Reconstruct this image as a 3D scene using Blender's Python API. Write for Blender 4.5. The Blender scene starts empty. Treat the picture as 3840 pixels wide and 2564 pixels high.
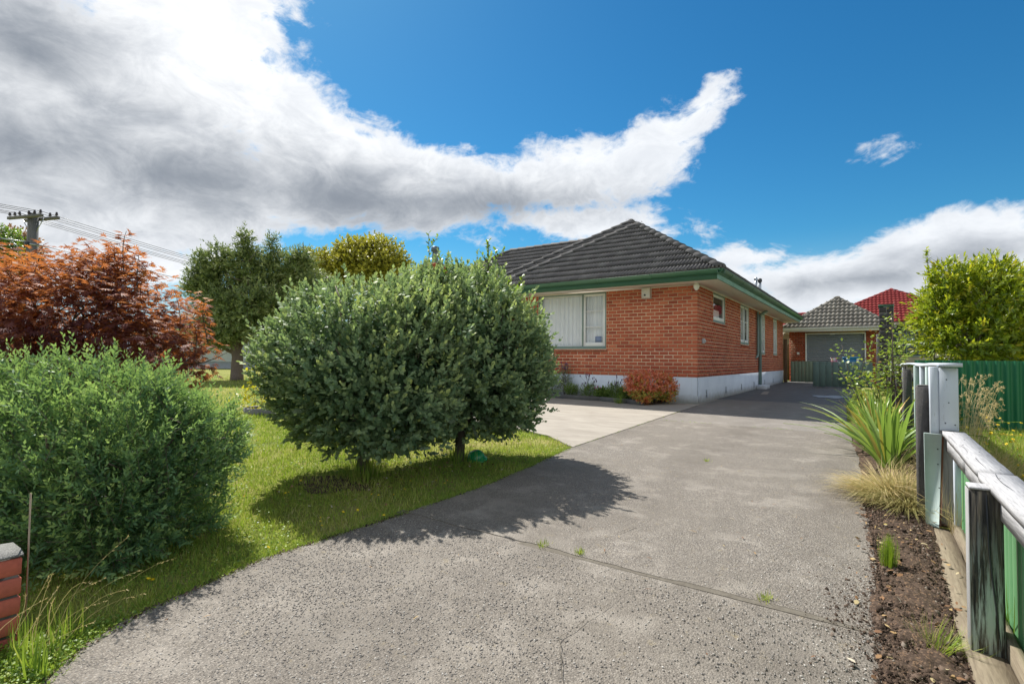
import bpy, bmesh, math, random
import numpy as np
from mathutils import Vector, Matrix
rad = math.radians
random.seed(7); RNG = np.random.default_rng(7)
scene = bpy.context.scene
col = scene.collection

# ---------------------------------------------------------------- camera
# site axes: origin at the near corner of the brick house, x along its street front, y along its side, metres
CAM = np.array([3.363, -12.288, 0.99]); YAW = rad(34.893); PITCH = rad(1.87); ROLL = rad(0.56); FPX = 1950.0
FH = np.array([-math.sin(YAW), math.cos(YAW), 0.]); RH = np.array([math.cos(YAW), math.sin(YAW), 0.]); EZ = np.array([0, 0, 1.])
FW = FH * math.cos(PITCH) + EZ * math.sin(PITCH); U0 = np.cross(RH, FW)
RT = RH * math.cos(ROLL) + U0 * math.sin(ROLL); UP = -RH * math.sin(ROLL) + U0 * math.cos(ROLL)
cd = bpy.data.cameras.new('camera'); cam = bpy.data.objects.new('camera', cd); col.objects.link(cam)
cd.sensor_width = 36.0; cd.sensor_fit = 'HORIZONTAL'; cd.lens = FPX / 3840 * 36.0; cd.clip_start = .05; cd.clip_end = 3000
cam.matrix_world = Matrix(((RT[0], UP[0], -FW[0], CAM[0]), (RT[1], UP[1], -FW[1], CAM[1]), (RT[2], UP[2], -FW[2], CAM[2]), (0, 0, 0, 1)))
scene.camera = cam

# ---------------------------------------------------------------- light
SUN_AZ = rad(66.5)      # counter-clockwise from +y
SUN_EL = rad(51.0)
SD = Vector((-math.sin(SUN_AZ) * math.cos(SUN_EL), math.cos(SUN_AZ) * math.cos(SUN_EL), math.sin(SUN_EL)))
sl = bpy.data.lights.new('sun', 'SUN'); sl.energy = 4.3; sl.angle = rad(.53); sl.color = (1, .965, .9)
so = bpy.data.objects.new('sun', sl); col.objects.link(so); so.rotation_euler = SD.to_track_quat('Z', 'Y').to_euler(); so.location = (0, 0, 30)
scene.view_settings.view_transform = 'Standard'; scene.view_settings.look = 'None'; scene.view_settings.gamma = 1
scene.view_settings.exposure = 0.85
SKY_STRENGTH = 0.12

world = bpy.data.worlds.new('World'); scene.world = world; world.use_nodes = True
def build_sky():
    nt = world.node_tree; nt.nodes.clear()
    N = nt.nodes.new; LK = nt.links.new
    def math_(op, a, b=None, c=None, clamp=False):
        n = N('ShaderNodeMath'); n.operation = op; n.use_clamp = clamp
        for i, v in enumerate((a, b, c)):
            if v is None: continue
            if isinstance(v, (int, float)): n.inputs[i].default_value = v
            else: LK(v, n.inputs[i])
        return n.outputs[0]
    def sstep(v, lo, hi, t0=0., t1=1.):
        n = N('ShaderNodeMapRange'); n.interpolation_type = 'SMOOTHSTEP'
        LK(v, n.inputs[0]); n.inputs[1].default_value = lo; n.inputs[2].default_value = hi; n.inputs[3].default_value = t0; n.inputs[4].default_value = t1
        return n.outputs[0]
    def mix(f, a, b):
        n = N('ShaderNodeMix'); n.data_type = 'RGBA'
        if isinstance(f, float): n.inputs[0].default_value = f
        else: LK(f, n.inputs[0])
        for s, v in ((6, a), (7, b)):
            if isinstance(v, tuple): n.inputs[s].default_value = (*v, 1)
            else: LK(v, n.inputs[s])
        return n.outputs[2]
    tc = N('ShaderNodeTexCoord'); sep = N('ShaderNodeSeparateXYZ'); LK(tc.outputs['Generated'], sep.inputs[0])
    dx, dy, dz = sep.outputs
    az = math_('ARCTAN2', math_('MULTIPLY', dx, -1.), dy); el = math_('ARCSINE', dz)
    # a sky direction from degrees: azimuth counter-clockwise from +y, elevation
    ae = N('ShaderNodeCombineXYZ'); LK(az, ae.inputs[0]); LK(el, ae.inputs[1])
    # turbulence warps the outlines of the clouds
    def noise(vec, scale, detail, rough, off=(0, 0, 0), dist=0., zs=1.0):
        m = N('ShaderNodeMapping'); LK(vec, m.inputs[0]); m.inputs[1].default_value = off; m.inputs[3].default_value = (1, 1, zs)
        n = N('ShaderNodeTexNoise'); LK(m.outputs[0], n.inputs['Vector']); n.inputs['Scale'].default_value = scale
        n.inputs['Detail'].default_value = detail; n.inputs['Roughness'].default_value = rough; n.inputs['Distortion'].default_value = dist
        return n
    gen = tc.outputs['Generated']
    n1 = noise(gen, 3.4, 8, .60, (3.1, 1.7, .4), .45, 1.9).outputs[0]
    n2 = noise(gen, 11., 6, .64, (0.3, 5.2, 1.4), .7, 1.7).outputs[0]
    n3 = noise(gen, 36., 4, .62, (2.3, .2, 4.4), .6, 1.6).outputs[0]
    big = noise(gen, 1.5, 3, .5, (7.1, 2.2, 0.9), 0., 1.6).outputs[0]
    def ell(blobs):
        out = None
        for (a, e, ra, re, rot, w) in blobs:
            m = N('ShaderNodeMapping'); m.vector_type = 'TEXTURE'; LK(ae.outputs[0], m.inputs[0])
            m.inputs[1].default_value = (rad(a), rad(e), 0); m.inputs[2].default_value = (0, 0, rad(rot)); m.inputs[3].default_value = (rad(ra), rad(re), 1)
            l = N('ShaderNodeVectorMath'); l.operation = 'LENGTH'; LK(m.outputs[0], l.inputs[0])
            v = math_('MULTIPLY', math_('SUBTRACT', 1., l.outputs[1]), w)
            if out is None: out = v
            else:
                s = N('ShaderNodeMath'); s.operation = 'SMOOTH_MAX'; LK(out, s.inputs[0]); LK(v, s.inputs[1]); s.inputs[2].default_value = .25; out = s.outputs[0]
        return out
    shape = ell(SKY_BLOBS)
    # unseen broken cloud away from the framed bank, its cover raised to fill shaded walls
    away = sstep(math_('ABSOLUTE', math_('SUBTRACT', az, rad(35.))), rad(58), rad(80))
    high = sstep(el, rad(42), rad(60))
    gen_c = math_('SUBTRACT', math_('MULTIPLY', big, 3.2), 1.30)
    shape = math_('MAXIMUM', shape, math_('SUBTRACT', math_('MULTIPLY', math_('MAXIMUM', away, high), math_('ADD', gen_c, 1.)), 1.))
    turb = math_('ADD', math_('MULTIPLY', math_('SUBTRACT', n1, .5), 2.3), math_('ADD', math_('MULTIPLY', math_('SUBTRACT', n2, .5), 1.35), math_('MULTIPLY', math_('SUBTRACT', n3, .5), .6)))
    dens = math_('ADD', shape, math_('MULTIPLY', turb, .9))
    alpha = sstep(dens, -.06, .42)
    # thick cloud shows grey, thin edges let the sun through
    thick = math_('ADD', ell(SKY_THICK), math_('MULTIPLY', turb, .7))
    thick = sstep(thick, -.85, 1.15)
    # nearness of the sun brightens thin cloud
    sv = N('ShaderNodeVectorMath'); sv.operation = 'DOT_PRODUCT'; LK(gen, sv.inputs[0]); sv.inputs[1].default_value = SD
    near = sstep(sv.outputs['Value'], .55, .98)
    K = 1.0 / SKY_STRENGTH
    bright = mix(near, tuple(K * c for c in (.53, .55, .575)), tuple(K * c for c in (.62, .63, .64)))
    detail = sstep(math_('ADD', math_('MULTIPLY', n2, .65), math_('MULTIPLY', n1, .35)), .36, .66, 0., 1.)
    bright = mix(math_('MULTIPLY', detail, .5), bright, tuple(K * c for c in (.37, .395, .435)))
    cloud = mix(thick, bright, tuple(K * c for c in (.16, .18, .21)))
    sky = N('ShaderNodeTexSky'); sky.sky_type = 'NISHITA'; sky.sun_disc = False; sky.sun_elevation = SUN_EL; sky.sun_rotation = -SUN_AZ
    sky.altitude = 50; sky.air_density = 1.0; sky.dust_density = .3; sky.ozone_density = 3.0
    hs = N('ShaderNodeHueSaturation'); LK(sky.outputs[0], hs.inputs['Color']); hs.inputs['Saturation'].default_value = 1.3; hs.inputs['Value'].default_value = .52
    tint = N('ShaderNodeMix'); tint.data_type = 'RGBA'; tint.blend_type = 'MULTIPLY'; tint.inputs[0].default_value = 1.; LK(hs.outputs[0], tint.inputs[6]); tint.inputs[7].default_value = (.50, .98, .98, 1)
    haze = sstep(el, rad(13), rad(-1))
    skyc = mix(haze, tint.outputs[2], tuple(K * c for c in (.30, .37, .43)))
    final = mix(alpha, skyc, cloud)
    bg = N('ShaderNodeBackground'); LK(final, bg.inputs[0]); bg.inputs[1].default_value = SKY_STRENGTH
    out = N('ShaderNodeOutputWorld'); LK(bg.outputs[0], out.inputs[0])
def _dir(a, e): return a, e
SKY_BLOBS = [(79.0, 18.9, 19.4, 12.0, -4.5, 1.9), (68.7, 28.2, 11.2, 10.6, 22.6, 1.3), (60.4, 23.6, 13.1, 5.4, 35.5, 1.0), (49.0, 18.2, 21.0, 5.8, 5.8, 1.2), (70.5, 14.1, 25.0, 5.7, -9.2, 1.6), (30.4, 18.8, 13.8, 4.5, -7.9, 1.0), (20.5, 21.4, 7.6, 3.4, -34.9, 0.9), (14.7, 24.8, 4.7, 2.0, -41.8, 0.7), (31.3, 15.3, 14.9, 2.5, 5.1, 0.8), (1.8, 7.6, 13.4, 3.0, -1.9, 1.2), (-5.9, 9.5, 8.6, 3.4, -3.6, 1.3), (-11.0, 6.2, 6.2, 5.0, 5.8, 1.0), (13.1, 8.3, 7.1, 2.0, 3.2, 0.8), (11.0, 10.4, 5.4, 1.3, 4.4, 0.6), (68.7, 7.8, 4.6, 2.4, -5.5, 0.8), (76.6, 7.6, 10.3, 3.2, -6.7, 1.1), (56.7, 8.8, 2.5, 1.8, -3.9, 0.4), (-1.1, 18.2, 3.2, 1.5, -13.5, 0.22)]
SKY_THICK = [(78.4, 16.5, 12.9, 6.4, -7.2, 1.0), (78.7, 23.4, 6.5, 4.8, -7.5, 1.0), (67.3, 16.2, 14.1, 4.3, 0.4, 1.0), (51.7, 16.2, 15.5, 3.1, 0.8, 1.0), (37.2, 16.6, 11.5, 2.3, -3.2, 1.0), (-7.3, 8.8, 4.9, 0.8, -3.1, 0.4), (1.8, 7.6, 8.5, 0.6, -4.6, 0.35)]
build_sky()
# ---------------------------------------------------------------- helpers
def gz(y):
    return np.interp(y, [-40, -11.5, 0, 14, 60], [-.32, -.30, 0, .08, .1])
def g3(x, y, dz=0.): return (x, y, float(gz(y)) + dz)
def ray_pt(px, py, depth):
    """point seen at (px,py) of the 3840 photo at a horizontal distance: used once, to survey where things stand"""
    d = FW * FPX + RT * (px - 1920.) - UP * (py - 1282.); return CAM + d * (depth / (d @ FH))

def tag(o, label=None, cat=None, group=None, kind=None):
    if label: o['label'] = label
    if cat: o['category'] = cat
    if group: o['group'] = group
    if kind: o['kind'] = kind
    return o
def empty(name, loc=(0, 0, 0), rz=0., **kw):
    o = bpy.data.objects.new(name, None); col.objects.link(o); o.location = loc; o.rotation_euler.z = rz; o.empty_display_size = .1
    return tag(o, **kw)
def link(name, me, parent=None, loc=None, rot=None, **kw):
    o = bpy.data.objects.new(name, me); col.objects.link(o)
    if parent is not None: o.parent = parent
    if loc is not None: o.location = loc
    if rot is not None: o.rotation_euler = rot
    return tag(o, **kw)

class MB:
    """collects vertices and faces in numpy and links them as ONE mesh"""
    def __init__(s): s.V = []; s.T = []; s.Q = []; s.A = []; s.n = 0; s.P = []
    def add(s, V, F=None, T=None, Q=None, v=None):
        V = np.asarray(V, float).reshape(-1, 3); o = s.n
        s.V.append(V); s.n += len(V)
        s.A.append(np.full(len(V), .5) if v is None else np.broadcast_to(np.asarray(v, float), (len(V),)))
        if F is not None:
            for f in F:
                if len(f) == 3: s.T.append(np.array([f]) + o)
                elif len(f) == 4: s.Q.append(np.array([f]) + o)
                else: s.P.append(np.array(f) + o)
        if T is not None and len(T): s.T.append(np.asarray(T) + o)
        if Q is not None and len(Q): s.Q.append(np.asarray(Q) + o)
        return s
    def box(s, x0, x1, y0, y1, z0, z1, v=None, b=0.):
        if b:
            return s.bbox(x0, x1, y0, y1, z0, z1, b, v)
        V = [(x, y, z) for x in (x0, x1) for y in (y0, y1) for z in (z0, z1)]
        return s.add(V, Q=[(0, 1, 3, 2), (4, 6, 7, 5), (0, 4, 5, 1), (2, 3, 7, 6), (0, 2, 6, 4), (1, 5, 7, 3)], v=v)
    def bbox(s, x0, x1, y0, y1, z0, z1, b, v=None):
        bm = bmesh.new(); bmesh.ops.create_cube(bm, size=1)
        for w in bm.verts: w.co = Vector((x0 + (w.co.x + .5) * (x1 - x0), y0 + (w.co.y + .5) * (y1 - y0), z0 + (w.co.z + .5) * (z1 - z0)))
        bmesh.ops.bevel(bm, geom=list(bm.edges), offset=b, segments=1, affect='EDGES')
        bm.verts.index_update()
        V = [tuple(w.co) for w in bm.verts]; F = [tuple(w.index for w in f.verts) for f in bm.faces]; bm.free()
        return s.add(V, F=F, v=v)
    def prism(s, poly, ax, a, b, v=None):
        """poly of 2-D points swept along axis ax from a to b"""
        n = len(poly); V = []
        for t in (a, b):
            for p in poly:
                q = list(p); q.insert(ax, t); V.append(q)
        F = [(i, (i + 1) % n, n + (i + 1) % n, n + i) for i in range(n)] + [tuple(range(n)), tuple(range(2 * n - 1, n - 1, -1))]
        return s.add(V, F=F, v=v)
    def tube(s, pts, rad_, k=7, v=None, cap=True):
        pts = np.asarray(pts, float); n = len(pts); rad_ = np.broadcast_to(np.asarray(rad_, float), (n,))
        tg = np.gradient(pts, axis=0); tg /= np.linalg.norm(tg, axis=1)[:, None] + 1e-9
        ref = np.array([0, 0, 1.]) if abs(tg[0][2]) < .8 else np.array([1., 0, 0])
        a = np.cross(tg, ref); a /= np.linalg.norm(a, axis=1)[:, None] + 1e-9; b = np.cross(tg, a)
        th = np.arange(k) * 2 * math.pi / k
        V = pts[:, None] + rad_[:, None, None] * (a[:, None] * np.cos(th)[None, :, None] + b[:, None] * np.sin(th)[None, :, None])
        i = np.arange(n - 1)[:, None] * k; j = np.arange(k)[None]; j2 = (j + 1) % k
        Q = np.stack([i + j, i + j2, i + k + j2, i + k + j], -1).reshape(-1, 4)
        F = [tuple(range(k - 1, -1, -1)), tuple(range((n - 1) * k, n * k))] if cap else None
        return s.add(V.reshape(-1, 3), Q=Q, F=F, v=v)
    def leaves(s, P, D, Nn, L, W, tmpl, v):
        P = np.asarray(P, float); n = len(P)
        if n == 0: return s
        D = D / (np.linalg.norm(D, axis=1)[:, None] + 1e-9)
        sd = np.cross(D, Nn); sd /= np.linalg.norm(sd, axis=1)[:, None] + 1e-9; Nn = np.cross(sd, D)
        tv, tt, tq = tmpl; m = len(tv)
        L = np.broadcast_to(L, (n,)); W = np.broadcast_to(W, (n,))
        V = P[:, None] + sd[:, None] * (tv[None, :, 0:1] * W[:, None, None]) + D[:, None] * (tv[None, :, 1:2] * L[:, None, None]) + Nn[:, None] * (tv[None, :, 2:3] * L[:, None, None])
        off = (np.arange(n) * m)[:, None, None]
        T = (off + np.asarray(tt, int)[None]).reshape(-1, 3) if len(tt) else None
        Q = (off + np.asarray(tq, int)[None]).reshape(-1, 4) if len(tq) else None
        return s.add(V.reshape(-1, 3), T=T, Q=Q, v=np.repeat(np.broadcast_to(v, (n,)), m))
    def mesh(s, name, mat, smooth=False):
        me = bpy.data.meshes.new(name)
        V = np.concatenate(s.V) if s.V else np.zeros((0, 3)); A = np.concatenate(s.A) if s.A else np.zeros(0)
        me.vertices.add(len(V)); me.vertices.foreach_set('co', V.astype(np.float32).ravel())
        T = np.concatenate(s.T) if s.T else np.zeros((0, 3), int); Q = np.concatenate(s.Q) if s.Q else np.zeros((0, 4), int)
        lp = [T.ravel(), Q.ravel()] + s.P
        st = [np.arange(len(T)) * 3, len(T) * 3 + np.arange(len(Q)) * 4]; c = len(T) * 3 + len(Q) * 4
        for p in s.P: st.append(np.array([c])); c += len(p)
        lp = np.concatenate(lp).astype(np.int32); st = np.concatenate(st).astype(np.int32)
        me.loops.add(len(lp)); me.loops.foreach_set('vertex_index', lp)
        me.polygons.add(len(st)); me.polygons.foreach_set('loop_start', st)
        if smooth: me.polygons.foreach_set('use_smooth', np.ones(len(st), bool))
        at = me.attributes.new('v', 'FLOAT', 'POINT'); at.data.foreach_set('value', A.astype(np.float32))
        me.update(calc_edges=True)
        if mat: me.materials.append(mat)
        return me
    def build(s, name, mat, parent=None, smooth=False, loc=None, rot=None, **kw):
        if loc is not None and parent is None: pass
        return link(name, s.mesh(name, mat, smooth), parent, loc, rot, **kw)

def part_at(mb, name, mat, parent, smooth=False, **kw):
    """mesh given in site coordinates under a thing whose Empty stands elsewhere (no rotation)"""
    o = mb.build(name, mat, parent, smooth, **kw)
    p = parent; off = Vector((0, 0, 0))
    while p is not None: off += Vector(p.location); p = p.parent
    o.location = -off
    return o

def unit(a): return a / (np.linalg.norm(a, axis=-1, keepdims=True) + 1e-9)
def rdir(n): return unit(RNG.normal(size=(n, 3)))
_W = RNG.normal(size=(14, 3)); _PH = RNG.uniform(0, 6.28, 14)
def wob(P, f=1.): return np.sin((np.asarray(P) @ _W.T) * f * 1.3 + _PH).sum(-1) / 5.3      # smooth pseudo noise, about -1..1

def curve(p0, p1, k=6, bend=.1, up=0.):
    p0 = np.array(p0, float); p1 = np.array(p1, float); t = np.linspace(0, 1, k)[:, None]; L = np.linalg.norm(p1 - p0)
    q = p0 * (1 - t) + p1 * t; off = RNG.normal(0, bend * L, 3); q = q + off * np.sin(t * math.pi) + np.array([0, 0, up * L]) * np.sin(t * math.pi); return q

# ---------------------------------------------------------------- materials
class NT:
    def __init__(s, name):
        s.m = bpy.data.materials.new(name); s.m.use_nodes = True; s.t = s.m.node_tree; s.t.nodes.clear()
        s.out = s.t.nodes.new('ShaderNodeOutputMaterial')
    def n(s, ty, **k):
        x = s.t.nodes.new(ty)
        for a, b in k.items(): setattr(x, a, b)
        return x
    def l(s, a, b): s.t.links.new(a, b)
    def set(s, inp, v):
        if isinstance(v, (int, float)): inp.default_value = v
        elif isinstance(v, tuple): inp.default_value = (*v, 1) if len(v) == 3 and inp.type == 'RGBA' else v
        else: s.l(v, inp)
    def pos(s): return s.n('ShaderNodeNewGeometry').outputs['Position']
    def map(s, vec, scale=(1, 1, 1), loc=(0, 0, 0), rot=(0, 0, 0)):
        m = s.n('ShaderNodeMapping'); s.l(vec, m.inputs[0]); m.inputs[1].default_value = loc; m.inputs[2].default_value = rot; m.inputs[3].default_value = scale; return m.outputs[0]
    def noise(s, vec, scale, detail=4, rough=.55, dist=0.):
        x = s.n('ShaderNodeTexNoise'); s.l(vec, x.inputs['Vector']); x.inputs['Scale'].default_value = scale; x.inputs['Detail'].default_value = detail; x.inputs['Roughness'].default_value = rough; x.inputs['Distortion'].default_value = dist; return x.outputs[0]
    def voro(s, vec, scale, feature='F1', rand=1.):
        x = s.n('ShaderNodeTexVoronoi', feature=feature); s.l(vec, x.inputs['Vector']); x.inputs['Scale'].default_value = scale; x.inputs['Randomness'].default_value = rand; return x
    def ramp(s, f, stops, interp='LINEAR'):
        x = s.n('ShaderNodeValToRGB'); s.l(f, x.inputs[0]); e = x.color_ramp.elements; x.color_ramp.interpolation = interp
        while len(e) < len(stops): e.new(.5)
        for k, (p, c) in zip(e, stops): k.position = p; k.color = (*c, 1) if len(c) == 3 else c
        return x.outputs[0]
    def mr(s, f, a, b, c=0., d=1., smooth=False):
        x = s.n('ShaderNodeMapRange'); s.l(f, x.inputs[0])
        if smooth: x.interpolation_type = 'SMOOTHSTEP'
        for i, q in enumerate((a, b, c, d)): x.inputs[i + 1].default_value = q
        return x.outputs[0]
    def mix(s, f, a, b, mode='MIX'):
        x = s.n('ShaderNodeMix', data_type='RGBA', blend_type=mode); s.set(x.inputs[0], f); s.set(x.inputs[6], a); s.set(x.inputs[7], b); return x.outputs[2]
    def mth(s, op, a, b=None, clamp=False):
        x = s.n('ShaderNodeMath', operation=op, use_clamp=clamp); s.set(x.inputs[0], a)
        if b is not None: s.set(x.inputs[1], b)
        return x.outputs[0]
    def attr(s, nm='v'):
        x = s.n('ShaderNodeAttribute'); x.attribute_name = nm; return x.outputs['Fac']
    def bump(s, h, strength=.3, dist=.01):
        x = s.n('ShaderNodeBump'); s.l(h, x.inputs['Height']); x.inputs['Strength'].default_value = strength; x.inputs['Distance'].default_value = dist; return x.outputs[0]
    def bsdf(s, color, rough=.6, normal=None, metal=0., spec=.5):
        x = s.n('ShaderNodeBsdfPrincipled'); s.set(x.inputs['Base Color'], color); s.set(x.inputs['Roughness'], rough); s.set(x.inputs['Metallic'], metal); s.set(x.inputs['Specular IOR Level'], spec)
        if normal is not None: s.l(normal, x.inputs['Normal'])
        return x.outputs[0]
    def done(s, sh): s.l(sh, s.out.inputs[0]); return s.m

def paint(name, c, c2=None, rough=.5, sc=6., wear=None, wear_amt=.0, grain=None, bump=.15, bs=60., metal=0., spec=.4, streak=0.):
    t = NT(name); p = t.pos()
    c2 = c2 or tuple(x * .82 for x in c)
    f = t.mr(t.noise(p, sc, 5, .6), .3, .7)
    colr = t.mix(f, c, c2)
    if streak:   # rain streaks and grime running down
        st = t.noise(t.map(p, (26, 26, .9)), 1.0, 4, .6)
        colr = t.mix(t.mth('MULTIPLY', t.mr(st, .52, .78), streak), colr, tuple(x * .35 for x in c))
    h = t.noise(t.map(p, grain or (1, 1, 1)), bs, 4, .6)
    if wear:
        w = t.noise(t.map(p, grain or (1, 1, 1)), 5., 8, .68)
        wf = t.mr(w, .5 + .18 * (1 - wear_amt * 2), .6 + .18 * (1 - wear_amt * 2))
        colr = t.mix(wf, colr, wear); h = t.mth('SUBTRACT', h, t.mth('MULTIPLY', wf, .6))
    return t.done(t.bsdf(colr, rough, t.bump(h, bump, .004), metal, spec))

def wood(name, c, c2, dark, grain=(1, 1, 14), rough=.8, bump=.5):
    """weathered timber; grain = scale along x,y,z (small along the length)"""
    t = NT(name); p = t.pos()
    f = t.noise(t.map(p, grain), 9., 7, .65, .4)
    colr = t.ramp(f, [(.25, dark), (.45, c2), (.68, c)])
    big = t.mr(t.noise(p, 2.4, 4, .6), .4, .7); colr = t.mix(t.mth('MULTIPLY', big, .45), colr, c2)
    return t.done(t.bsdf(colr, rough, t.bump(f, bump, .006), 0, .3))

def leafmat(name, stops, trans, rough=.4, spec=.5, tw=.45, under=None):
    t = NT(name); v = t.attr()
    colr = t.ramp(v, stops)
    p = t.pos(); colr = t.mix(t.mr(t.noise(p, 3., 3), .3, .7, 0, .2), colr, tuple(x * .9 for x in stops[1][1]))
    if under is not None:
        bf = t.n('ShaderNodeNewGeometry').outputs['Backfacing']; colr2 = t.mix(bf, colr, under)
    else: colr2 = colr
    a = t.bsdf(colr2, rough, None, 0, spec)
    tr = t.n('ShaderNodeBsdfTranslucent'); t.l(t.mix(.6, colr, trans, 'MIX'), tr.inputs[0])
    m = t.n('ShaderNodeMixShader'); m.inputs[0].default_value = tw; t.l(a, m.inputs[1]); t.l(tr.outputs[0], m.inputs[2])
    return t.done(m.outputs[0])

# brick: colour by piece (v), sanded face, faint stains
def brickmat(name, stops, rough=.85):
    t = NT(name); p = t.pos(); v = t.attr()
    colr = t.ramp(v, stops)
    f = t.noise(p, 40., 5, .65); colr = t.mix(t.mr(f, .35, .75, 0, .4), colr, tuple(x * .62 for x in stops[0][1]))
    st = t.noise(p, 1.3, 4, .6); colr = t.mix(t.mr(st, .5, .8, 0, .3), colr, (.30, .12, .085))
    return t.done(t.bsdf(colr, rough, t.bump(t.noise(p, 220., 3, .7), .25, .003), 0, .25))
BRICK = brickmat('brick_red', [(0, (.37, .085, .048)), (.35, (.47, .115, .060)), (.7, (.56, .148, .074)), (1, (.62, .195, .10))])
BRICK_G = brickmat('brick_garage', [(0, (.26, .05, .025)), (.5, (.35, .065, .03)), (1, (.42, .09, .04))])
BRICK_P = brickmat('brick_pier', [(0, (.40, .10, .07)), (.5, (.52, .13, .085)), (1, (.58, .16, .10))])
MORTAR = paint('mortar', (.80, .64, .43), (.68, .53, .35), .95, 2., bump=.3, bs=150.)
MORTAR_G = paint('mortar_garage', (.52, .38, .24), (.42, .3, .2), .95, 4., bump=.4, bs=150.)
MORTAR_P = paint('mortar_dark', (.16, .15, .13), (.09, .085, .08), .95, 12., bump=.5, bs=120.)
def plinthmat():
    t = NT('plinth_paint'); p = t.pos(); c = t.mix(t.mr(t.noise(p, 1.8, 5, .6), .3, .7), (.72, .76, .82), (.62, .66, .73))
    z = t.n('ShaderNodeSeparateXYZ'); t.l(p, z.inputs[0]); low = t.mr(t.mth('ADD', z.outputs[2], t.mth('MULTIPLY', t.noise(p, 6., 5, .65), -.22)), .10, -.09)   # splashed dirt at the foot
    c = t.mix(t.mth('MULTIPLY', low, .75), c, (.27, .24, .19)); st = t.noise(t.map(p, (22, 22, .8)), 1., 5, .65); c = t.mix(t.mr(st, .55, .8, 0, .3), c, (.42, .42, .42))
    chip = t.noise(p, 9., 7, .7); cf = t.mr(chip, .66, .69); c = t.mix(cf, c, (.36, .35, .33))
    return t.done(t.bsdf(c, .75, t.bump(t.mth('SUBTRACT', t.noise(p, 40., 5), t.mth('MULTIPLY', cf, .5)), .4, .006), 0, .3))
PLINTH = plinthmat()
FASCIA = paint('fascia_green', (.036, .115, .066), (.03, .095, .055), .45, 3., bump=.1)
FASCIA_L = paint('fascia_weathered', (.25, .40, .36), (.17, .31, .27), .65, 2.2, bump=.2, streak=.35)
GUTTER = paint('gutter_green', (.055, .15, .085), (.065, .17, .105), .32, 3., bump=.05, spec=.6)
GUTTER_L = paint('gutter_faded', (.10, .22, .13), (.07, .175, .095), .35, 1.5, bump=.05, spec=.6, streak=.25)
WHITE = paint('white_paint', (.80, .79, .76), (.72, .71, .69), .45, 4., bump=.08)
CREAM = paint('soffit_paint', (.76, .70, .64), (.70, .62, .56), .5, 3., bump=.08)
FRAME = paint('window_frame_green', (.20, .27, .245), (.17, .235, .215), .5, 5., bump=.1)
PIPE = paint('downpipe_green', (.215, .30, .265), (.19, .265, .235), .45, 3., bump=.05, streak=.15)
GATE = paint('gate_green', (.125, .19, .165), (.105, .16, .14), .65, 3., grain=(8, 8, .6), bump=.2, bs=12., streak=.25)
GATE_L = paint('gate_olive', (.20, .25, .17), (.165, .21, .14), .65, 3., grain=(8, 8, .6), bump=.2, bs=12., streak=.25)
STEEL = paint('galvanised', (.46, .48, .50), (.36, .38, .40), .35, 6., metal=.85, bump=.1)
DARKST = paint('dark_metal', (.04, .042, .045), (.06, .062, .065), .5, 6., metal=.3)
def glassmat(name='window_glass', tint=(.98, .985, .985)):
    t = NT(name)
    tr = t.n('ShaderNodeBsdfTransparent'); tr.inputs[0].default_value = (*tint, 1)
    gl = t.n('ShaderNodeBsdfGlossy'); gl.inputs['Roughness'].default_value = .015
    fr = t.n('ShaderNodeFresnel'); bk = t.n('ShaderNodeNewGeometry').outputs['Backfacing']; t.l(t.mr(bk, 0., 1., 1.7, 1 / 1.7), fr.inputs[0])
    m = t.n('ShaderNodeMixShader'); t.l(fr.outputs[0], m.inputs[0]); t.l(tr.outputs[0], m.inputs[1]); t.l(gl.outputs[0], m.inputs[2])
    return t.done(m.outputs[0])
GLASS = glassmat()
def curtainmat():
    t = NT('net_curtain'); p = t.pos()
    d = t.n('ShaderNodeBsdfDiffuse'); d.inputs[0].default_value = (.95, .94, .94, 1)
    tr = t.n('ShaderNodeBsdfTranslucent'); tr.inputs[0].default_value = (.7, .72, .75, 1)
    tp = t.n('ShaderNodeBsdfTransparent')
    m = t.n('ShaderNodeMixShader'); m.inputs[0].default_value = .12; t.l(d.outputs[0], m.inputs[1]); t.l(tr.outputs[0], m.inputs[2])
    m2 = t.n('ShaderNodeMixShader'); m2.inputs[0].default_value = .05; t.l(m.outputs[0], m2.inputs[1]); t.l(tp.outputs[0], m2.inputs[2])
    return t.done(m2.outputs[0])
CURTAIN = curtainmat()
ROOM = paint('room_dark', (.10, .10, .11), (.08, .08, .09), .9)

def tilemat(name, c, c2, dark, lichen=(.34, .30, .20), la=.5):
    t = NT(name); p = t.pos(); v = t.attr()
    colr = t.mix(v, c, c2)
    f = t.noise(p, 7., 6, .65); colr = t.mix(t.mr(f, .42, .75, 0, .7), colr, dark)
    li = t.noise(p, 26., 5, .7); colr = t.mix(t.mr(li, .62, .74, 0, la), colr, lichen)
    return t.done(t.bsdf(colr, .9, t.bump(t.noise(p, 120., 4, .7), .4, .004), 0, .2))
TILE = tilemat('concrete_roof_tile', (.115, .108, .108), (.165, .155, .152), (.07, .066, .068), (.24, .22, .19), .25)
TILE_G = tilemat('concrete_garage_tile', (.22, .20, .17), (.30, .275, .23), (.12, .11, .10), (.40, .34, .2), .4)
TILE_R = tilemat('red_metal_tile', (.24, .035, .035), (.30, .05, .045), (.19, .03, .03), (.34, .08, .07), .2)

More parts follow.
